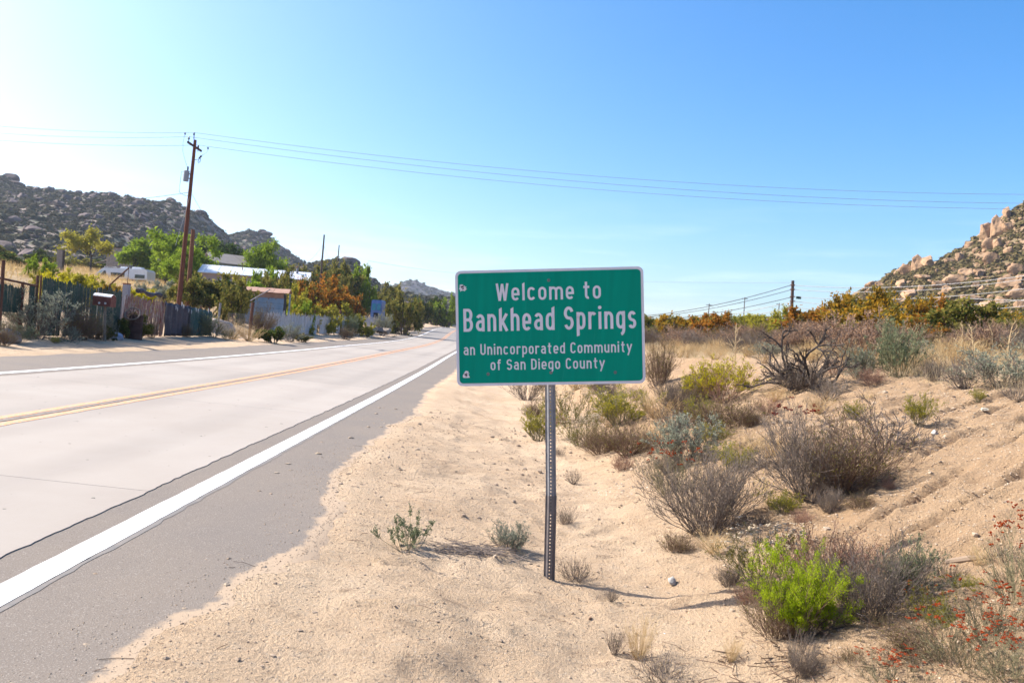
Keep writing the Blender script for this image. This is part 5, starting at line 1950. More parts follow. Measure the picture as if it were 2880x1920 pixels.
def tree(key, seed, leaf, n_l, l, w, fork, spread, trunk_h, r0, clump, hgt=1.0, fill=None, upb=.02):
    """trunk, limbs and a crown of leaf clumps hung on the twigs"""
    r = np.random.default_rng(seed)
    tb = MB()
    tp = np.array([[0, 0, -.05], [.01, .0, trunk_h * .5], [r.normal() * .02, r.normal() * .02, trunk_h]])
    tb.tube(tp, [r0 * 1.25, r0, r0 * .8], 8)
    G_ = grow(r, fork, (hgt - trunk_h) * .95, spread, [r0 * .55, (5, .55, .75, r0 * .25, 4, .3), (6, .5, .8, r0 * .10, 3, .2)], .01, 5, .3, upb, .45)
    for P, R_ in G_:
        P[..., 2] += trunk_h + .02
        tubes(tb, P, R_, 4)
    cm = MB()
    P = G_[2][0]
    # leaves gather in clumps round the twig ends
    k = r.choice(len(P), min(clump, len(P)), replace=False)
    c = P[k, -1]
    per = n_l // len(c)
    n = per * len(c)
    rad = .055 * hgt
    pos = np.repeat(c, per, 0) + r.normal(size=(n, 3)) * rad * np.array([1, 1, .7])
    d = unit(r.normal(size=(n, 3)) + np.array([0, 0, -.15]))
    s = unit(np.cross(d, r.normal(size=(n, 3))))
    L_ = (l * (.6 + .8 * r.random(n)))[:, None]
    W_ = (w * (.7 + .6 * r.random(n)))[:, None]
    v = np.stack([pos, pos + d * L_ * .5 - s * W_, pos + d * L_, pos + d * L_ * .5 + s * W_], 1)
    cm.add(v.reshape(-1, 3), np.arange(4 * n).reshape(n, 4))
    proto(key, [('trunk', tb.build('trunk', ST['dark'], obj=False)), ('crown', cm.build('crown', LF[leaf], obj=False))])


tree('t_green0', 301, 'green', 9000, .055, .017, 7, 58, .22, .022, 130)
tree('t_green1', 302, 'green', 9000, .055, .017, 8, 66, .18, .024, 120)
tree('t_sparse', 303, 'oliveyellow', 4200, .05, .015, 6, 70, .34, .020, 60)
tree('t_dark', 304, 'dark', 9000, .055, .017, 9, 74, .25, .024, 150)
tree('t_round', 305, 'green', 10000, .050, .016, 10, 60, .16, .022, 210)
tree('t_heaven', 306, 'green', 5200, .075, .022, 5, 50, .25, .018, 60)

rp = np.random.default_rng(77)


def put(key, name, cat, label, p, h, wid=None, group=None, rz=None, lean=None):
    """a copy of a plant: Empty at its foot, parts sharing their meshes"""
    parts, h0, w0 = PROTO[key]
    s = h / h0
    o = thing(name, label, cat, (float(p[0]), float(p[1]), float(p[2]) - .02 * min(h, 1)), rp.random() * 6.28 if rz is None else rz, group)
    sw = s if wid is None else wid / (2 * w0)
    o.scale = (sw, sw, s)
    if lean:
        o.rotation_euler[0], o.rotation_euler[1] = lean
    for nm, me in parts:
        c = link(nm, me, o)
        if nm == 'flower_heads':
            stuff(c)
    return o


FEET = []


def near(key, px, py, hpx, wpx, label, name='shrub', cat='shrub', lean=None, rz=None):
    """stands on the ground where the photo shows its foot; size from its height and width there"""
    x, y, z = hit(px, py)
    m = y / FPX
    if hpx > 80 and y < 14:
        FEET.append((x, y, wpx * m * .5))
    return put(key, name, cat, label, (x, y, z), hpx * m, wpx * m * .92 if wpx else None, lean=lean, rz=rz)


def back(key, px, pytop, Y, wpx, label, name='bush', cat='bush', group=None, hmin=.3):
    """foot hidden: stands at distance Y on the slope, its top where the photo shows it"""
    if px < 1110:
        Y = max(Y, fence_y(px) + (14 if 'orange' in key else 3.5))
    p = at_y(px, pytop, Y)
    g = float(land(p[0], Y)) - .1
    h = max(p[2] - g, hmin)
    return put(key, name, cat, label, (p[0], Y, g), h, max(wpx * Y / FPX, .8 * h), group)


LOOK = {'purple': 'purple-brown', 'twig_grey': 'grey', 'twig_brown': 'brown', 'tuft': 'golden', 'sage': 'silvery', 'sagegreen': 'grey-green', 'b_olive': 'olive',
        'b_yellow': 'yellow-green', 'b_amber': 'amber', 'b_dark': 'dark green', 'b_orange': 'rust-orange', 'b_sage': 'grey', 'b_green': 'fresh green'}


def place(px, Y, yr):
    if yr is None:
        row = 'on its top edge' if Y < 1090 else 'high up' if Y < 1170 else 'midway up' if Y < 1300 else 'low down' if Y < 1500 else 'near the foot'
        ref = ((1520, 'left of the post'), (1600, 'just behind the post'), (1720, 'right of the post'), (1830, 'below the sign corner'), (1950, 'left of the yellow bush'), (2080, 'under the yellow bush'), (2200, 'left of the twiggy pair'), (2330, 'beside the twiggy pair'), (2460, 'behind the lime bush'), (2600, 'below the small yellow bush'), (2720, 'towards the right edge'), (2880, 'at the right edge'))
        return row + ', ' + next(t_ for x_, t_ in ref if px <= x_)
    near_ = ('nearest row', 'middle row', 'farthest row')[min(2, int(3 * (Y - yr[0]) / (yr[1] - yr[0])))]
    where = ('at the left edge', 'below the left hill', 'under the poles', 'by the houses', 'towards the bend', 'behind the sign', 'right of the sign', 'near the cable pole', 'under the rocky hill', 'at the right edge')[min(9, max(0, int(px / 288)))]
    return near_ + ' ' + where


# ---- foreground, right of the sign
near('lime', 2240, 1790, 250, 280, 'bright lime-green bush in the right foreground')
near('twig_brown0', 2180, 1800, 190, 230, 'dry brown stems splaying left from under the lime-green bush')
near('twig_grey0', 2450, 1745, 250, 330, 'grey dry shrub touching the right side of the lime-green bush')
near('sagegreen1', 2560, 1700, 190, 160, 'olive upright shrub right of the grey shrub by the lime bush')
near('twig_red', 2330, 1660, 190, 330, 'reddish dry brush just behind the lime-green bush')
near('buck_cream0', 2140, 1650, 190, 260, 'cream-flowered buckwheat left of and behind the lime-green bush')
near('twig_grey1', 1985, 1500, 250, 330, 'big dense grey twiggy shrub on the bank, right of the sign post')
near('buck_red1', 1880, 1400, 160, 190, 'olive shrub with rust-red flower heads above the big grey shrub')
near('sage0', 1925, 1310, 150, 210, 'silvery sage with a few red flowers behind the big grey shrub')
near('twig_grey0', 2275, 1400, 260, 300, 'large grey twiggy shrub at mid bank, left half of the widest pair')
near('twig_brown1', 2380, 1385, 240, 280, 'large russet twiggy shrub at mid bank, right half of the widest pair')
near('dead_grey', 2470, 1270, 160, 330, 'leafless pale grey shrub with tangled branches left of the small yellow bush')
near('gold', 2035, 1130, 125, 190, 'bright yellow-green flowering bush right of the sign')
near('gold', 1955, 1135, 90, 110, 'lower left lobe of yellow flowering brush beside the sign')
near('twig_brown0', 2040, 1215, 115, 260, 'grey-brown dry shrub just below the yellow flowering bush')
near('goldolive', 1965, 1200, 90, 90, 'thin yellow-green plant below the yellow flowering bush')
near('dead', 2268, 1095, 185, 290, 'bare dark bush with bold twisted branches on top of the bank')
near('twig_grey1', 2250, 1105, 100, 200, 'low grey twiggy clump at the foot of the bare dark bush')
near('twig_brown1', 1770, 1285, 120, 190, 'brown and olive dry shrub between the post and the silvery sage')
near('goldolive', 1745, 1200, 120, 190, 'golden-olive fine-stemmed shrub below the right corner of the sign')
near('tuft0', 1715, 1205, 80, 70, 'tan dry grass tuft at the left of the golden-olive shrub', 'grass_tuft', 'grass')
near('buck_cream1', 1610, 1200, 130, 210, 'olive buckwheat with cream flower heads right behind the post')
near('buck_cream0', 1640, 1265, 110, 140, 'brown flower-topped buckwheat low behind the post')
near('goldolive', 1515, 1245, 105, 110, 'fine olive-green grassy shrub left of the post')
near('tuft1', 1668, 1262, 70, 60, 'orange-tan grass tuft right of the post, below the buckwheat', 'grass_tuft', 'grass')
near('twig_brown0', 1850, 1090, 150, 110, 'dry brown shrub touching the right edge of the sign')
near('tuft0', 2165, 1290, 80, 110, 'pale straw tuft above the big grey shrub', 'grass_tuft', 'grass')
near('dark_flower', 2215, 1245, 130, 150, 'sparse plant with dark maroon flower heads above the twiggy pair')
near('goldolive', 2585, 1195, 90, 90, 'small round yellow bush alone on the sandy bank')
near('sprig', 2145, 1410, 80, 45, 'small yellow sprig between the two large twiggy shrubs', 'sprig', 'plant')
near('sagegreen0', 2528, 1065, 170, 150, 'tall grey-green upright shrub in golden grass on the bank top')
near('sage1', 2415, 1070, 105, 110, 'pale grey sage in golden grass left of the tall grey-green shrub')
near('sage1', 2815, 1090, 115, 230, 'wide grey-green sage at the right edge on the bank top')
near('dead_grey', 2715, 1095, 120, 120, 'small dark dry branching shrub left of the wide sage')
near('twig_red', 2450, 1085, 55, 80, 'little reddish-brown dry clump beside the pale grey sage')
near('twig_grey1', 2620, 1075, 70, 60, 'small grey dry clump right of the tall grey-green shrub')
near('buck_red0', 2872, 1720, 290, 240, 'tall rust-flowered buckwheat at the right edge')
near('orange_fl', 2612, 1765, 130, 130, 'small yellow-orange flowering plant right of the lime bush')
near('buck_red1', 2790, 1830, 200, 270, 'rust-flowered buckwheat above the bottom right corner')
near('buck_red0', 2700, 1900, 190, 300, 'spreading rust-flowered buckwheat at the bottom, left of the corner')
near('buck_red1', 2860, 1960, 210, 250, 'rust-flowered buckwheat filling the bottom right corner')
near('buck_red0', 2520, 1960, 130, 260, 'low rust-flowered plant at the bottom edge below the lime bush shadow')
near('twig_brown0', 2600, 1850, 90, 320, 'mat of brown dead twigs between the lime bush and the rust flowers')
near('twig_grey0', 2255, 1905, 130, 120, 'pale dry seedling in front of the lime bush')
# ---- sand
near('sparse', 1150, 1550, 110, 190, 'sparse grey-green plant at the left end of the twig mat', 'plant', 'plant')
near('sage0', 1428, 1558, 90, 120, 'small grey sage at the right end of the twig mat', 'plant', 'plant')
near('tuft_grey0', 1613, 1362, 45, 50, 'tiny dry tuft right of the post, upper of the small ones', 'grass_tuft', 'grass')
near('tuft_grey1', 1590, 1484, 60, 75, 'tiny dry tuft right beside the middle of the post', 'grass_tuft', 'grass')
near('tuft_grey0', 1620, 1640, 70, 110, 'tiny dry tuft at the foot of the post in its shadow', 'grass_tuft', 'grass')
near('tuft0', 1796, 1860, 145, 110, 'golden-brown grass tuft standing on the sand near the bottom', 'grass_tuft', 'grass')
near('tuft_grey1', 1728, 1845, 80, 70, 'dry brown tuft left of the golden tuft at the bottom', 'grass_tuft', 'grass')
near('tuft1', 2056, 1865, 85, 60, 'slim russet tuft between the golden tuft and the lime bush', 'grass_tuft', 'grass')
near('tuft_grey0', 1860, 1935, 90, 220, 'pale flowering ground tuft at the bottom edge', 'grass_tuft', 'grass')
near('tuft_grey0', 1570, 1290, 36, 50, 'tiny tuft close behind the post', 'grass_tuft', 'grass')
near('tuft_grey1', 1720, 1692, 40, 60, 'tiny grey tuft on the sand right of the post foot', 'grass_tuft', 'grass')
_cl = [(1500, 1180), (1560, 1200), (1700, 1120), (1790, 1130), (1850, 1180), (1900, 1220), (2000, 1250), (2090, 1290), (2140, 1330), (2060, 1330), (1830, 1250), (1690, 1280), (1750, 1330),
       (1880, 1330), (2110, 1210), (2160, 1170), (1910, 1160), (1870, 1130), (2180, 1130), (2330, 1130), (2400, 1180), (2440, 1130), (2140, 1480), (2200, 1450), (2010, 1560), (1900, 1560), (2260, 1480),
       (2330, 1440), (2420, 1440), (2500, 1380), (2370, 1600), (2480, 1620), (2560, 1620), (2660, 1640), (2720, 1680), (2760, 1600), (2830, 1600), (2650, 1780), (2480, 1780), (2400, 1880), (2100, 1700), (2050, 1650),
       (1980, 1120), (2350, 1060), (2480, 1030), (2660, 1060), (2580, 1040), (2860, 1130), (2750, 1130), (2300, 1160), (1480, 1130), (1530, 1100), (1620, 1100), (1680, 1100)]
_ck = ['twig_brown0', 'tuft_grey0', 'twig_grey1', 'tuft1', 'tuft0', 'twig_red', 'goldolive', 'tuft_grey1']
_cn = {'twig_brown0': 'brown twiggy', 'tuft_grey0': 'grey dry', 'twig_grey1': 'pale grey twiggy', 'tuft1': 'straw-coloured', 'tuft0': 'golden', 'twig_red': 'reddish', 'goldolive': 'olive-green', 'tuft_grey1': 'grey-brown'}
_ul = set()
for k, (px, py) in enumerate(_cl):
    kk = _ck[(k * 5 + k // 7) % 8]
    hp = (46 + 46 * rp.random() if py < 1360 and px < 2350 else 26 + 34 * rp.random()) + (py - 1050) * .035
    lab = 'small %s clump, %s' % (_cn[kk], place(px, py, None))
    lab = lab.replace('small', 'tiny') if lab in _ul else lab
    _ul.add(lab)
    near(kk, px, py, hp, hp * rp.uniform(1.1, 1.8), lab, 'tuft', 'plant')
# twig mat
x, y, z = hit(1285, 1556)
r = np.random.default_rng(8)
m = MB()
nt_ = 260
c = np.stack([r.normal(size=nt_) * .20, r.normal(size=nt_) * .09, .01 + .035 * r.random(nt_)], -1)
a = r.normal(size=nt_) * .5
d = np.stack([np.cos(a), np.sin(a), .15 * r.normal(size=nt_)], -1) * (.05 + .10 * r.random(nt_))[:, None]
P = np.stack([c - d, c + r.normal(size=c.shape) * .012, c + d], 1)
P[..., 2] = np.maximum(P[..., 2], .002)
tubes(m, P, np.full(P.shape[:2], .0026))
ob = m.build('dead_twigs', ST['grey'])
ob.location = (x, y, z)
stuff(ob, 'flat mat of dead twigs on the sand between two small plants', 'twigs')
x, y, z = hit(2440, 1830)
m = MB()
nt_ = 240
c = np.stack([r.normal(size=nt_) * .42, r.normal(size=nt_) * .22, 0 * r.random(nt_)], -1)
c[:, 2] = land(x + c[:, 0], y + c[:, 1]) - z + .01 + .03 * r.random(nt_)
a = r.random(nt_) * 6.3
d = np.stack([np.cos(a), np.sin(a), .15 * r.normal(size=nt_)], -1) * (.04 + .10 * r.random(nt_))[:, None]
P = np.stack([c - d, c + r.normal(size=c.shape) * .01, c + d], 1)
tubes(m, P, np.full(P.shape[:2], .0028))
ob = m.build('dead_twigs', ST['brown'])
ob.location = (x, y, z)
stuff(ob, 'litter of dead twigs in the shade behind the lime-green bush', 'twigs')
# fallen log at the right
x0, y0_, z0 = hit(2660, 1592)
x1, y1_, z1 = hit(2800, 1584)
ob = MB().tube([(0, 0, .025), ((x1 - x0) * .5, (y1_ - y0_) * .5, (z1 - z0) * .5 + .035), (x1 - x0, y1_ - y0_, z1 - z0 + .03)], [.022, .026, .018], 9).build('fallen_branch', surf('bleached wood', (.20, .145, .10), (.26, .19, .135), 9, .9, .4, 40, .004))
ob.location = (x0, y0_, z0)
tag(ob, 'short bleached branch lying on the sand at the right', 'branch')
# stones on the sand
for px, py, s_, lab, col in ((1890, 1640, .045, 'grey lump of stone beside the shadow of the post', (.38, .35, .31)), (1862, 1620, .02, 'bluish chip of stone above the grey lump', (.34, .36, .46)), (1870, 1790, .022, 'bright white chip left of the lime bush', (.75, .74, .72)),
                             (1660, 1740, .02, 'small brown pebble below the sign post', (.30, .20, .13)), (1585, 1760, .016, 'white chip of rock straight below the sign post', (.7, .68, .64)), (2655, 1430, .032, 'rounded pale stone on the bank above the fallen branch', (.50, .40, .28)),
                             (2770, 1155, .04, 'white stone alone high on the sandy bank', (.62, .55, .42)), (2630, 1220, .035, 'white stone right of the small yellow bush', (.60, .56, .52)), (2660, 1232, .028, 'tan stone beside the white one near the yellow bush', (.45, .37, .28)),
                             (502, 1882, .016, 'small pale pebble at the sand edge near the bottom left', (.55, .52, .48)), (2560, 1650, .03, 'white stone behind the grey shrub on the bank', (.62, .58, .52)), (1620, 1555, .028, 'white rock right of the post near its foot', (.60, .56, .52))):
    x, y, z = hit(px, py)
    v, f = blob_mesh(500 + px, 2, .3, .75)
    ob = MB().add(v * s_, f).build('stone', surf('stone' + str(px), col, tuple(q * .8 for q in col), 30, .9, .5, 60, .004))
    ob.location = (x, y, z + s_ * .35)
    tag(ob, lab, 'stone')
# bits of dead twig blown over the sand and the road edge
r = np.random.default_rng(19)
nt_ = 420
Yq = 2.4 + 16 * r.random(nt_)**1.5
tq = sand_edge(Yq) - .3 + 8.5 * r.random(nt_)
Xq = tq + xc(Yq)
for (fx, fy, fr) in FEET:          # more of it under the shrubs
    Xq = np.append(Xq, fx + r.normal(size=22) * fr * .6)
    Yq = np.append(Yq, fy + r.normal(size=22) * fr * .6)
Yq = np.maximum(Yq, 2.2)
tq = Xq - xc(Yq)
nt_ = len(Xq)
c = np.stack([Xq, Yq, np.maximum(zc(Yq) + profile(tq) + np.clip((tq - sand_edge(Yq)) * .11, -.1, .02) + relief(tq, Yq), road_z(tq, Yq) - .007 - .16 * np.clip((tq - 4.6) / .6, 0, 1)) + .004], -1)
a = r.random(nt_) * 6.3
d = np.stack([np.cos(a), np.sin(a), .08 * r.normal(size=nt_)], -1) * (.015 + .07 * r.random(nt_)**2)[:, None]
P = np.stack([c - d, c + r.normal(size=c.shape) * .006, c + d], 1)
m = MB()
tubes(m, P, np.full(P.shape[:2], .0017))
stuff(m.build('twig_litter', ST['brown']), 'bits of brown dead twig strewn over the roadside sand', 'twigs')
# gravel, clods and the pale rubble patch: nobody could count them
r = np.random.default_rng(9)
n = 15000
Yg = 2.3 + 14 * r.random(n)**1.7
tg_ = sand_edge(Yg) - .25 + (9.5 + .25) * r.random(n)**1.1
k = r.random(n) < .12
tg_[k] = sand_edge(Yg[k]) - .9 * r.random(k.sum())
Xg = tg_ + xc(Yg)
zg = np.maximum(zc(Yg) + profile(tg_) + np.clip((tg_ - sand_edge(Yg)) * .11, -.1, .02) + relief(tg_, Yg), road_z(tg_, Yg) - .014 - .16 * np.clip((tg_ - 4.6) / .6, 0, 1))
sg = .0028 + .0075 * r.random(n)**3 + .020 * (r.random(n) < .03) * r.random(n)
sg *= np.where(tg_ > 7.5, 1.35, 1)
sg *= 1 + .12 * (Yg - 3)
stuff(merged(ROCK_LO, np.stack([Xg, Yg, zg], -1), sg, r.random(n) * 6.3).build('gravel', surf('mixed gravel', (.20, .145, .10), (.42, .33, .24), 2.5, .95, coord='Object')), 'scattered gravel and clods over the roadside sand', 'gravel')
n = 52000
Yg = 2.3 + 8.5 * r.random(n)**1.4
tg_ = sand_edge(Yg) - .10 + 8.0 * r.random(n)
k = r.random(n) < .04
tg_[k] = sand_edge(Yg[k]) - .5 * r.random(k.sum())**2
Xg = tg_ + xc(Yg)
zg = np.maximum(zc(Yg) + profile(tg_) + np.clip((tg_ - sand_edge(Yg)) * .11, -.1, .02) + relief(tg_, Yg), road_z(tg_, Yg) - .007 - .16 * np.clip((tg_ - 4.6) / .6, 0, 1))
ok = np.abs(Xg / Yg) < .72
p = np.stack([Xg, Yg, zg + .001], -1)[ok]
sg = ((.0016 + .0042 * r.random(n)**2.5) * (1 + .10 * (Yg - 2.3)) * np.where(tg_ > 7.6, 1.5, 1))[ok]
OC = [(OCT_V * np.array(q), OCT_F) for q in ((1, .8, .7), (.8, 1.1, .8), (1.2, .9, .6))]
stuff(merged(OC, p, sg, r.random(len(p)) * 6.3).build('grit', surf('coarse grit', (.30, .205, .13), (.52, .42, .31), 9, .95)), 'coarse grit covering the roadside sand', 'grit')
x, y, z = hit(1700, 1400)
n = 420
p = np.stack([x + r.normal(size=n) * .30, y + r.normal(size=n) * .22, np.zeros(n)], -1)
p[:, 2] = land(p[:, 0], p[:, 1]) + relief(p[:, 0] - xc(p[:, 1]), p[:, 1]) + .01
stuff(merged(ROCK_LO, p, .005 + .018 * r.random(n)**2, r.random(n) * 6.3).build('rubble', surf('white rubble', (.52, .47, .40), (.60, .56, .50), 3)), 'patch of whitish rubble on the sand right of the post', 'rubble')

# ---- bank top and beyond, right
r = np.random.default_rng(21)
def mass(keys, n, tr, yr, hr, label, group, name='shrub', cat='shrub', wmul=1.5, test=None, dens=1.0):
    k = 0
    tries = 0
    while k < n and tries < n * 30:
        tries += 1
        Y = yr[0] + (yr[1] - yr[0]) * r.random()**dens
        t = tr[0] + (tr[1] - tr[0]) * r.random()
        X = t + float(xc(Y))
        z = float(land(X, Y))
        px, py = proj((X, Y, z + .3))
        if not (-40 < px < 2920) or (test and not test(px, py, t, Y)):
            continue
        h = hr[0] + (hr[1] - hr[0]) * r.random()
        key = keys[int(r.integers(len(keys)))]
        lab = label.replace('{c}', LOOK.get(key.rstrip('01'), 'dry')).replace('{p}', place(px, Y, yr))
        put(key, name, cat, lab, (X, Y, z), h, h * wmul * r.uniform(.8, 1.3), group)
        k += 1


right = lambda px, py, t, Y: px > 1800
mass(['purple0', 'purple1', 'twig_grey0', 'twig_brown1'], 115, (13.6, 32), (16, 46), (.55, 1.2), '{c} dry brush on the bank top, {p}', 'dry brush on the bank top', test=right, dens=.8)
mass(['tuft0', 'tuft1'], 110, (12.2, 24), (9.5, 34), (.3, .65), '{c} dry grass tuft on the bank top, {p}', 'golden tufts on the bank top', 'grass_tuft', 'grass', 1.3, right)
mass(['sage0', 'sage1', 'sagegreen1'], 12, (13.5, 22), (12, 30), (.4, .7), '{c} sage on the bank top, {p}', 'sage on the bank top', test=right)
mass(['b_olive0', 'b_olive1', 'b_yellow0', 'b_amber1', 'b_orange1', 'b_amber0'], 70, (18, 55), (42, 100), (1.0, 2.0), '{c} bush in the skyline belt, {p}', 'olive belt right of the sign', 'bush', 'bush', 1.5, lambda px, py, t, Y: 1790 < px < 2420)
mass(['b_amber0', 'b_amber1', 'b_orange0', 'b_olive1', 'b_olive0'], 52, (20, 60), (32, 62), (1.1, 2.2), '{c} bush in the colourful belt, {p}', 'amber belt below the rocky hill', 'bush', 'bush', 1.5, lambda px, py, t, Y: px > 2300)
for k, (px, top, Yq, w_, key, lab) in enumerate((
        (2390, 838, 46, 150, 'b_amber0', 'tall amber bush right of the cable pole, the first of the row'), (2470, 820, 47, 140, 'b_amber1', 'tallest amber bush below the left end of the rocky hill'),
        (2560, 838, 45, 140, 'b_amber0', 'amber bush right of the tallest one'), (2630, 848, 44, 130, 'b_orange1', 'orange-brown bush at the right end of the tall amber row'),
        (2300, 880, 48, 150, 'b_orange1', 'low orange bush beside the cable pole'), (2120, 880, 60, 180, 'b_yellow0', 'pale yellow-green bush left of the cable pole'),
        (2200, 868, 62, 90, 'b_yellow1', 'pale yellow bush right at the foot of the cable pole'), (1900, 898, 95, 170, 'b_olive0', 'round olive bush on the skyline right of the sign'),
        (2010, 906, 90, 150, 'b_olive1', 'dark olive bush on the skyline midway to the cable pole'), (2760, 885, 42, 200, 'b_olive0', 'olive bush near the right edge below the hill'), (2860, 880, 44, 180, 'b_amber1', 'amber bush at the right edge below the hill'))):
    back(key, px, top, Yq, w_, lab)
for k, (px, top, base_) in enumerate(((2480, 912, 970), (2575, 905, 965), (2710, 900, 1000), (2790, 890, 1010), (2830, 892, 985), (2875, 925, 1010), (2065, 905, 960), (2640, 915, 985), (2740, 905, 980))):
    Yq = 15 + (k * 5 % 4)
    p = at_y(px, base_, Yq)
    g = float(land(p[0], Yq))
    put(f'stalk{k % 2}', 'dry_stalk', 'plant', ('tan leafless branching stalk, %s' % ('leftmost beside the tall grey-green shrub', 'second from the left of the row', 'third from the left of the row', 'tallest near the right edge', 'close right of the tallest', 'at the very right edge', 'alone close to the sign', 'between the second and third of the row', 'just left of the tallest')[k]), (p[0], Yq, g), at_y(px, top, Yq)[2] - g, None)


def blades(n, tr, yr, h, w, test=None, dens=1.0, seed=0, clump=.5):
    """dry grass as separate blades"""
    r = np.random.default_rng(seed)
    Y = yr[0] + (yr[1] - yr[0]) * r.random(n)**dens
    t = tr[0] + (tr[1] - tr[0]) * r.random(n)
    X = t + xc(Y)
    ok = fbm(X * .35, Y * .35, seed, 3) > (clump - .5)
    d = (X / Y > -.72) & (X / Y < .72) & ok
    if test is not None:
        d &= test(X, Y)
    X, Y, t = X[d], Y[d], t[d]
    n = len(X)
    z = land(X, Y) + relief(t, Y) - .02
    p = np.stack([X, Y, z], -1)
    a = r.random(n) * 6.3
    H = h * (.5 + .8 * r.random(n))
    W = w * (.6 + .6 * r.random(n)) * (1 + Y * .015)
    s = np.stack([np.cos(a), np.sin(a), 0 * a], -1) * W[:, None]
    ln = r.normal(size=(n, 3)) * .38 * H[:, None]
    ln[:, 2] = H
    v = np.stack([p - s, p + s, p + ln * .6 + s * .7, p + ln], 1)
    return MB().add(v.reshape(-1, 3), np.arange(4 * n).reshape(n, 4))


stuff(blades(120000, (12.0, 30), (8.5, 48), .34, .0016, lambda X, Y: X / Y > .14, 1.3, 61, .42).build('dry_grass', LF['straw2']), 'pale golden dry grass growing between the shrubs on the bank top', 'grass')
stuff(blades(26000, (10.0, 14), (6, 30), .08, .0018, lambda X, Y: X / Y > .10, 1.2, 63, .5).build('dry_grass', LF['straw']), 'short dry stubble along the upper edge of the bank', 'grass')
stuff(blades(70000, (-75, -10), (38, 170), .75, .008, lambda X, Y: X / Y < -.12, 1.0, 62, .45).build('dry_grass', LF['straw']), 'golden dry grass covering the slope behind the left fence', 'grass')

# ---- left verge, in front of the fence
for key, px, py, hpx, wpx, lab in (
        ('sage0', 100, 955, 140, 190, 'big silvery sage in front of the long green fence'), ('sagegreen0', 40, 965, 60, 110, 'low green weeds at the far left verge'),
        ('twig_brown0', 10, 975, 75, 90, 'brown dry shrub cut by the left edge'), ('twig_brown1', 225, 958, 110, 130, 'dark dry shrub between the big sage and the mailbox'),
        ('sage1', 285, 945, 95, 80, 'slim pale sage under the mailbox'), ('sage0', 195, 962, 45, 60, 'small blue-grey sage on the verge'),
        ('goldolive', 155, 967, 22, 34, 'small bright yellow-green tuft on the verge'), ('twig_brown1', 262, 955, 60, 90, 'low brown shrub beside the mailbox post'),
        ('b_dark0', 345, 952, 55, 70, 'low dark shrub in front of the rusty barrel'), ('b_olive1', 385, 952, 70, 90, 'olive-brown shrub in front of the red fence'),
        ('twig_brown0', 425, 950, 60, 60, 'russet shrub at the right end of the red fence'), ('sagegreen1', 560, 945, 80, 90, 'grey-green shrub in front of the teal tarp'),
        ('buck_cream1', 600, 950, 60, 80, 'dry flower-topped shrub right of the teal tarp'), ('tuft0', 655, 955, 45, 90, 'golden grass clump before the open wire fence'),
        ('tuft1', 700, 960, 50, 90, 'orange-tan grass clump at the rusty corner post'), ('twig_brown1', 730, 945, 95, 90, 'dry vine-like shrub climbing the white fence'),
        ('b_dark1', 770, 965, 45, 90, 'low dark shrub along the white fence'), ('sage1', 815, 962, 55, 70, 'pale sage in front of the white fence'),
        ('twig_brown0', 975, 955, 40, 60, 'small brown shrub right of the dark fence post'), ('sagegreen0', 990, 945, 60, 50, 'green shrub in the gap of the broken fence'),
        ('b_yellow1', 1030, 948, 40, 50, 'yellow-green bush in the broken fence'), ('sage0', 1075, 945, 62, 60, 'blue-grey sage at the end of the broken fence'),
        ('b_olive0', 1120, 930, 60, 80, 'olive bush just beyond the end of the fence'), ('b_green1', 1195, 908, 45, 70, 'low green bush at the far roadside'),
        ('tuft0', 1155, 930, 30, 60, 'golden grass clump at the far roadside'), ('b_yellow0', 1225, 897, 35, 60, 'small yellow-green bush farthest along the roadside'),
        ('b_dark0', 300, 958, 40, 50, 'tiny dark shrub below the mailbox post'), ('twig_brown0', 520, 948, 45, 60, 'brown dry clump under the purple tarp'), ('buck_cream0', 640, 957, 35, 50, 'brown seed-head clump left of the golden grass'),
        ('b_olive1', 850, 962, 25, 50, 'very low olive shrub at the foot of the white fence')):
    near(key, px, py, hpx, wpx, lab)

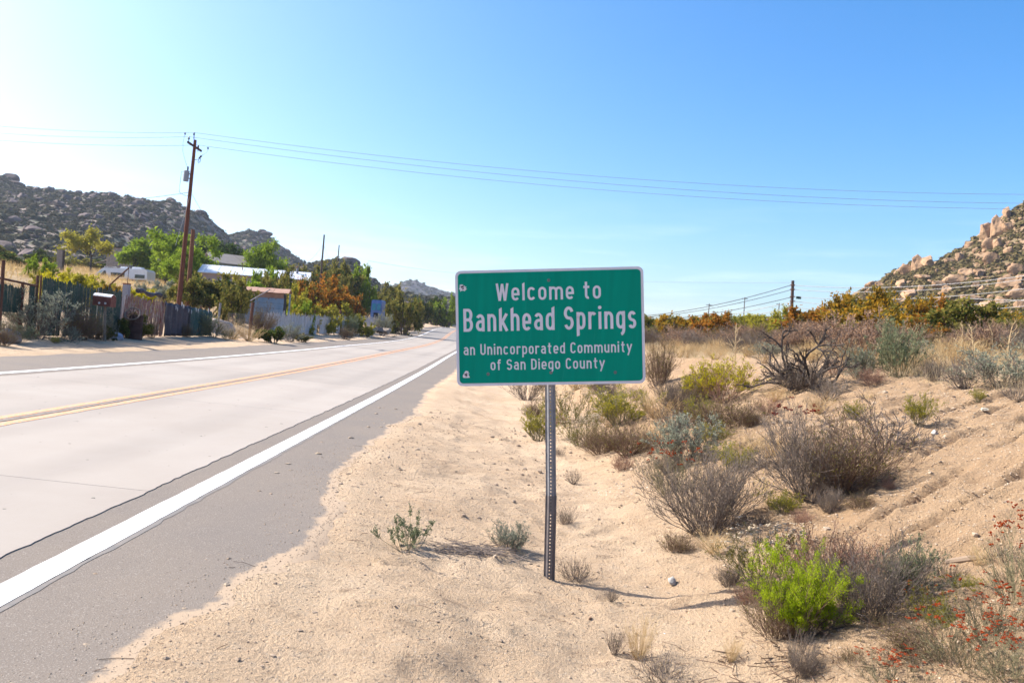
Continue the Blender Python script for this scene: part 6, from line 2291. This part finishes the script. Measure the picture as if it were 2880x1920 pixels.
# ---- behind the fence, left
for key, px, top, Yq, w_, lab in (
        ('b_dark0', 25, 712, 95, 130, 'dark rounded bush high at the left edge'), ('b_dark1', -20, 720, 92, 110, 'dark bush cut by the left edge on the slope'),
        ('b_green0', 112, 722, 60, 75, 'bright yellow-green bush above the narrow green panel'), ('b_yellow0', 185, 765, 40, 130, 'yellow bush above the long green fence'),
        ('b_gold', 150, 770, 36, 90, 'golden flowering bush behind the left end of the green fence'), ('b_gold', 225, 775, 42, 90, 'golden bush right of the yellow one behind the green fence'),
        ('b_yellow1', 262, 786, 52, 100, 'olive-yellow bush left of the motorhome nose'), ('b_amber0', 322, 804, 48, 70, 'orange-amber bush below the motorhome'),
        ('b_amber1', 290, 802, 44, 70, 'amber bush below the nose of the motorhome'), ('b_yellow0', 365, 812, 50, 70, 'yellow bush below the middle of the motorhome'),
        ('b_sage0', 405, 790, 58, 50, 'blue-grey bush in front of the motorhome rear'), ('b_sage1', 460, 790, 60, 100, 'wide grey sage right of the motorhome'),
        ('b_gold', 405, 815, 45, 70, 'small golden bush behind the red fence'), ('b_olive0', 515, 795, 59, 90, 'olive bush between the two poles'),
        ('b_olive1', 605, 772, 60, 200, 'very wide olive bush left of the blue shed'), ('b_olive0', 665, 792, 55, 100, 'olive bush half hiding the blue shed'),
        ('b_olive1', 560, 790, 58, 120, 'low olive bush at the foot of the tall pole'), ('b_yellow1', 665, 775, 78, 110, 'yellow-olive bush under the tin roof'),
        ('b_orange0', 915, 786, 60, 150, 'big rust-orange bush right of the tin-roofed house'), ('b_orange1', 975, 810, 62, 90, 'right shoulder of rust-orange bushes'), ('b_orange1', 880, 800, 61, 90, 'left flank of rust-orange bushes'),
        ('b_yellow0', 900, 862, 52, 110, 'yellow-green bush in front of the rust bush'), ('b_yellow1', 960, 858, 54, 120, 'yellow-green bush right, above the white fence'),
        ('b_yellow0', 845, 868, 50, 80, 'yellow-green bush left, above the white fence'), ('b_yellow1', 990, 884, 60, 40, 'small yellow-green bush before the blue truck'),
        ('b_yellow1', 840, 808, 66, 60, 'yellow-green bush right of the blue shed'), ('b_green1', 850, 850, 58, 60, 'bright green weeds at the right corner of the shed'),
        ('b_green1', 738, 755, 86, 40, 'leafy green shoots in front of the tin roof'), ('b_olive1', 790, 775, 84, 100, 'leafy olive bush covering the right half of the pink wall'),
        ('b_olive0', 830, 765, 82, 90, 'grey-green bush at the right end of the pink house'), ('b_olive0', 1140, 828, 104, 90, 'tall olive bush right of the blue truck'),
        ('b_green1', 1030, 800, 128, 70, 'pale green bush above the blue truck'), ('b_olive1', 1085, 800, 150, 90, 'grey-olive bush behind the blue truck'),
        ('b_dark1', 1190, 838, 165, 60, 'dark tree-like bush down the road'), ('b_olive0', 1155, 842, 130, 50, 'brownish olive bush down the road'), ('b_dark0', 1225, 838, 190, 70, 'dark bush near the far bend'),
        ('b_green0', 1262, 834, 190, 60, 'bright green bush left of the sign at the far bend'), ('b_dark1', 1300, 840, 200, 90, 'dark bush at the far bend hidden behind the sign'),
        ('b_olive1', 880, 752, 120, 90, 'olive bush left of the dark pole'), ('b_olive0', 960, 748, 125, 110, 'olive bush right of the second dark pole'), ('b_green1', 1000, 752, 130, 100, 'green bush on the low ridge'), ('b_olive1', 930, 742, 130, 90, 'grey-green bush between the two dark poles'),
        ('b_olive1', 815, 752, 118, 90, 'olive bush above the right end of the tin roof'), ('b_olive1', 60, 760, 78, 100, 'low olive scrub on the slope at the far left'), ('b_yellow1', 130, 765, 48, 70, 'yellow-green bush behind the rusty post')):
    back(key, px, top, Yq, w_, lab)
for key, px, top, Yq, w_, lab in (
        ('t_sparse', 262, 648, 132, 120, 'thin yellow-green tree left of the stone hut'), ('t_heaven', 382, 672, 125, 85, 'slender green tree in front of the stone hut'),
        ('t_green0', 490, 655, 104, 120, 'big leafy green tree left of the tall pole'), ('t_green1', 560, 668, 100, 130, 'big leafy green tree right of the stub pole'), ('t_green1', 470, 700, 112, 70, 'lower leafy tree right of the motorhome'),
        ('t_dark', 655, 680, 135, 110, 'dark flat-topped tree behind the grey-roofed house'), ('t_dark', 612, 690, 128, 80, 'dark tree between the leafy tree and the grey roof'), ('t_round', 756, 688, 120, 75, 'round-crowned green tree above the tin roof'),
        ('t_heaven', 745, 800, 66, 40, 'young green tree sprouting before the blue shed'), ('t_green0', 510, 700, 92, 100, 'leafy green tree directly behind the two poles')):
    back(key, px, top, Yq, w_, lab, 'tree', 'tree')
mass(['b_olive0', 'b_olive1', 'b_yellow1', 'b_dark0', 'b_sage1'], 70, (-120, -26), (110, 230), (1.2, 2.6), '{c} scrub bush on the left slope, {p}', 'scrub below the left hill', 'bush', 'bush', 1.5, lambda px, py, t, Y: px < 1250)
mass(['b_olive0', 'b_dark1', 'b_green1'], 40, (-60, -9), (110, 330), (1.5, 3.2), '{c} tall bush beside the far road, {p}', 'bushes towards the far bend', 'bush', 'bush', 1.4, lambda px, py, t, Y: 1000 < px < 1300)
mass(['b_olive0', 'b_olive1', 'b_yellow0'], 40, (9, 60), (100, 260), (1.2, 2.4), '{c} bush on the far slope, {p}', 'bushes behind the sign', 'bush', 'bush', 1.5, lambda px, py, t, Y: 1250 < px < 2300)

# ------------------------------------------------------------------ dry valley air
hz_m = bpy.data.materials.new('haze air')
hz_m.use_nodes = True
ht = hz_m.node_tree
ht.nodes.clear()
ho = ht.nodes.new('ShaderNodeOutputMaterial')
hv = ht.nodes.new('ShaderNodeVolumePrincipled')
hv.inputs['Color'].default_value = (.72, .80, .95, 1)
hv.inputs['Density'].default_value = 0.00014
hv.inputs['Anisotropy'].default_value = .3
ht.links.new(hv.outputs[0], ho.inputs['Volume'])
haze = stuff(MB().box((-1050, -60, -12), (1050, 1760, 175)).build('haze', hz_m))
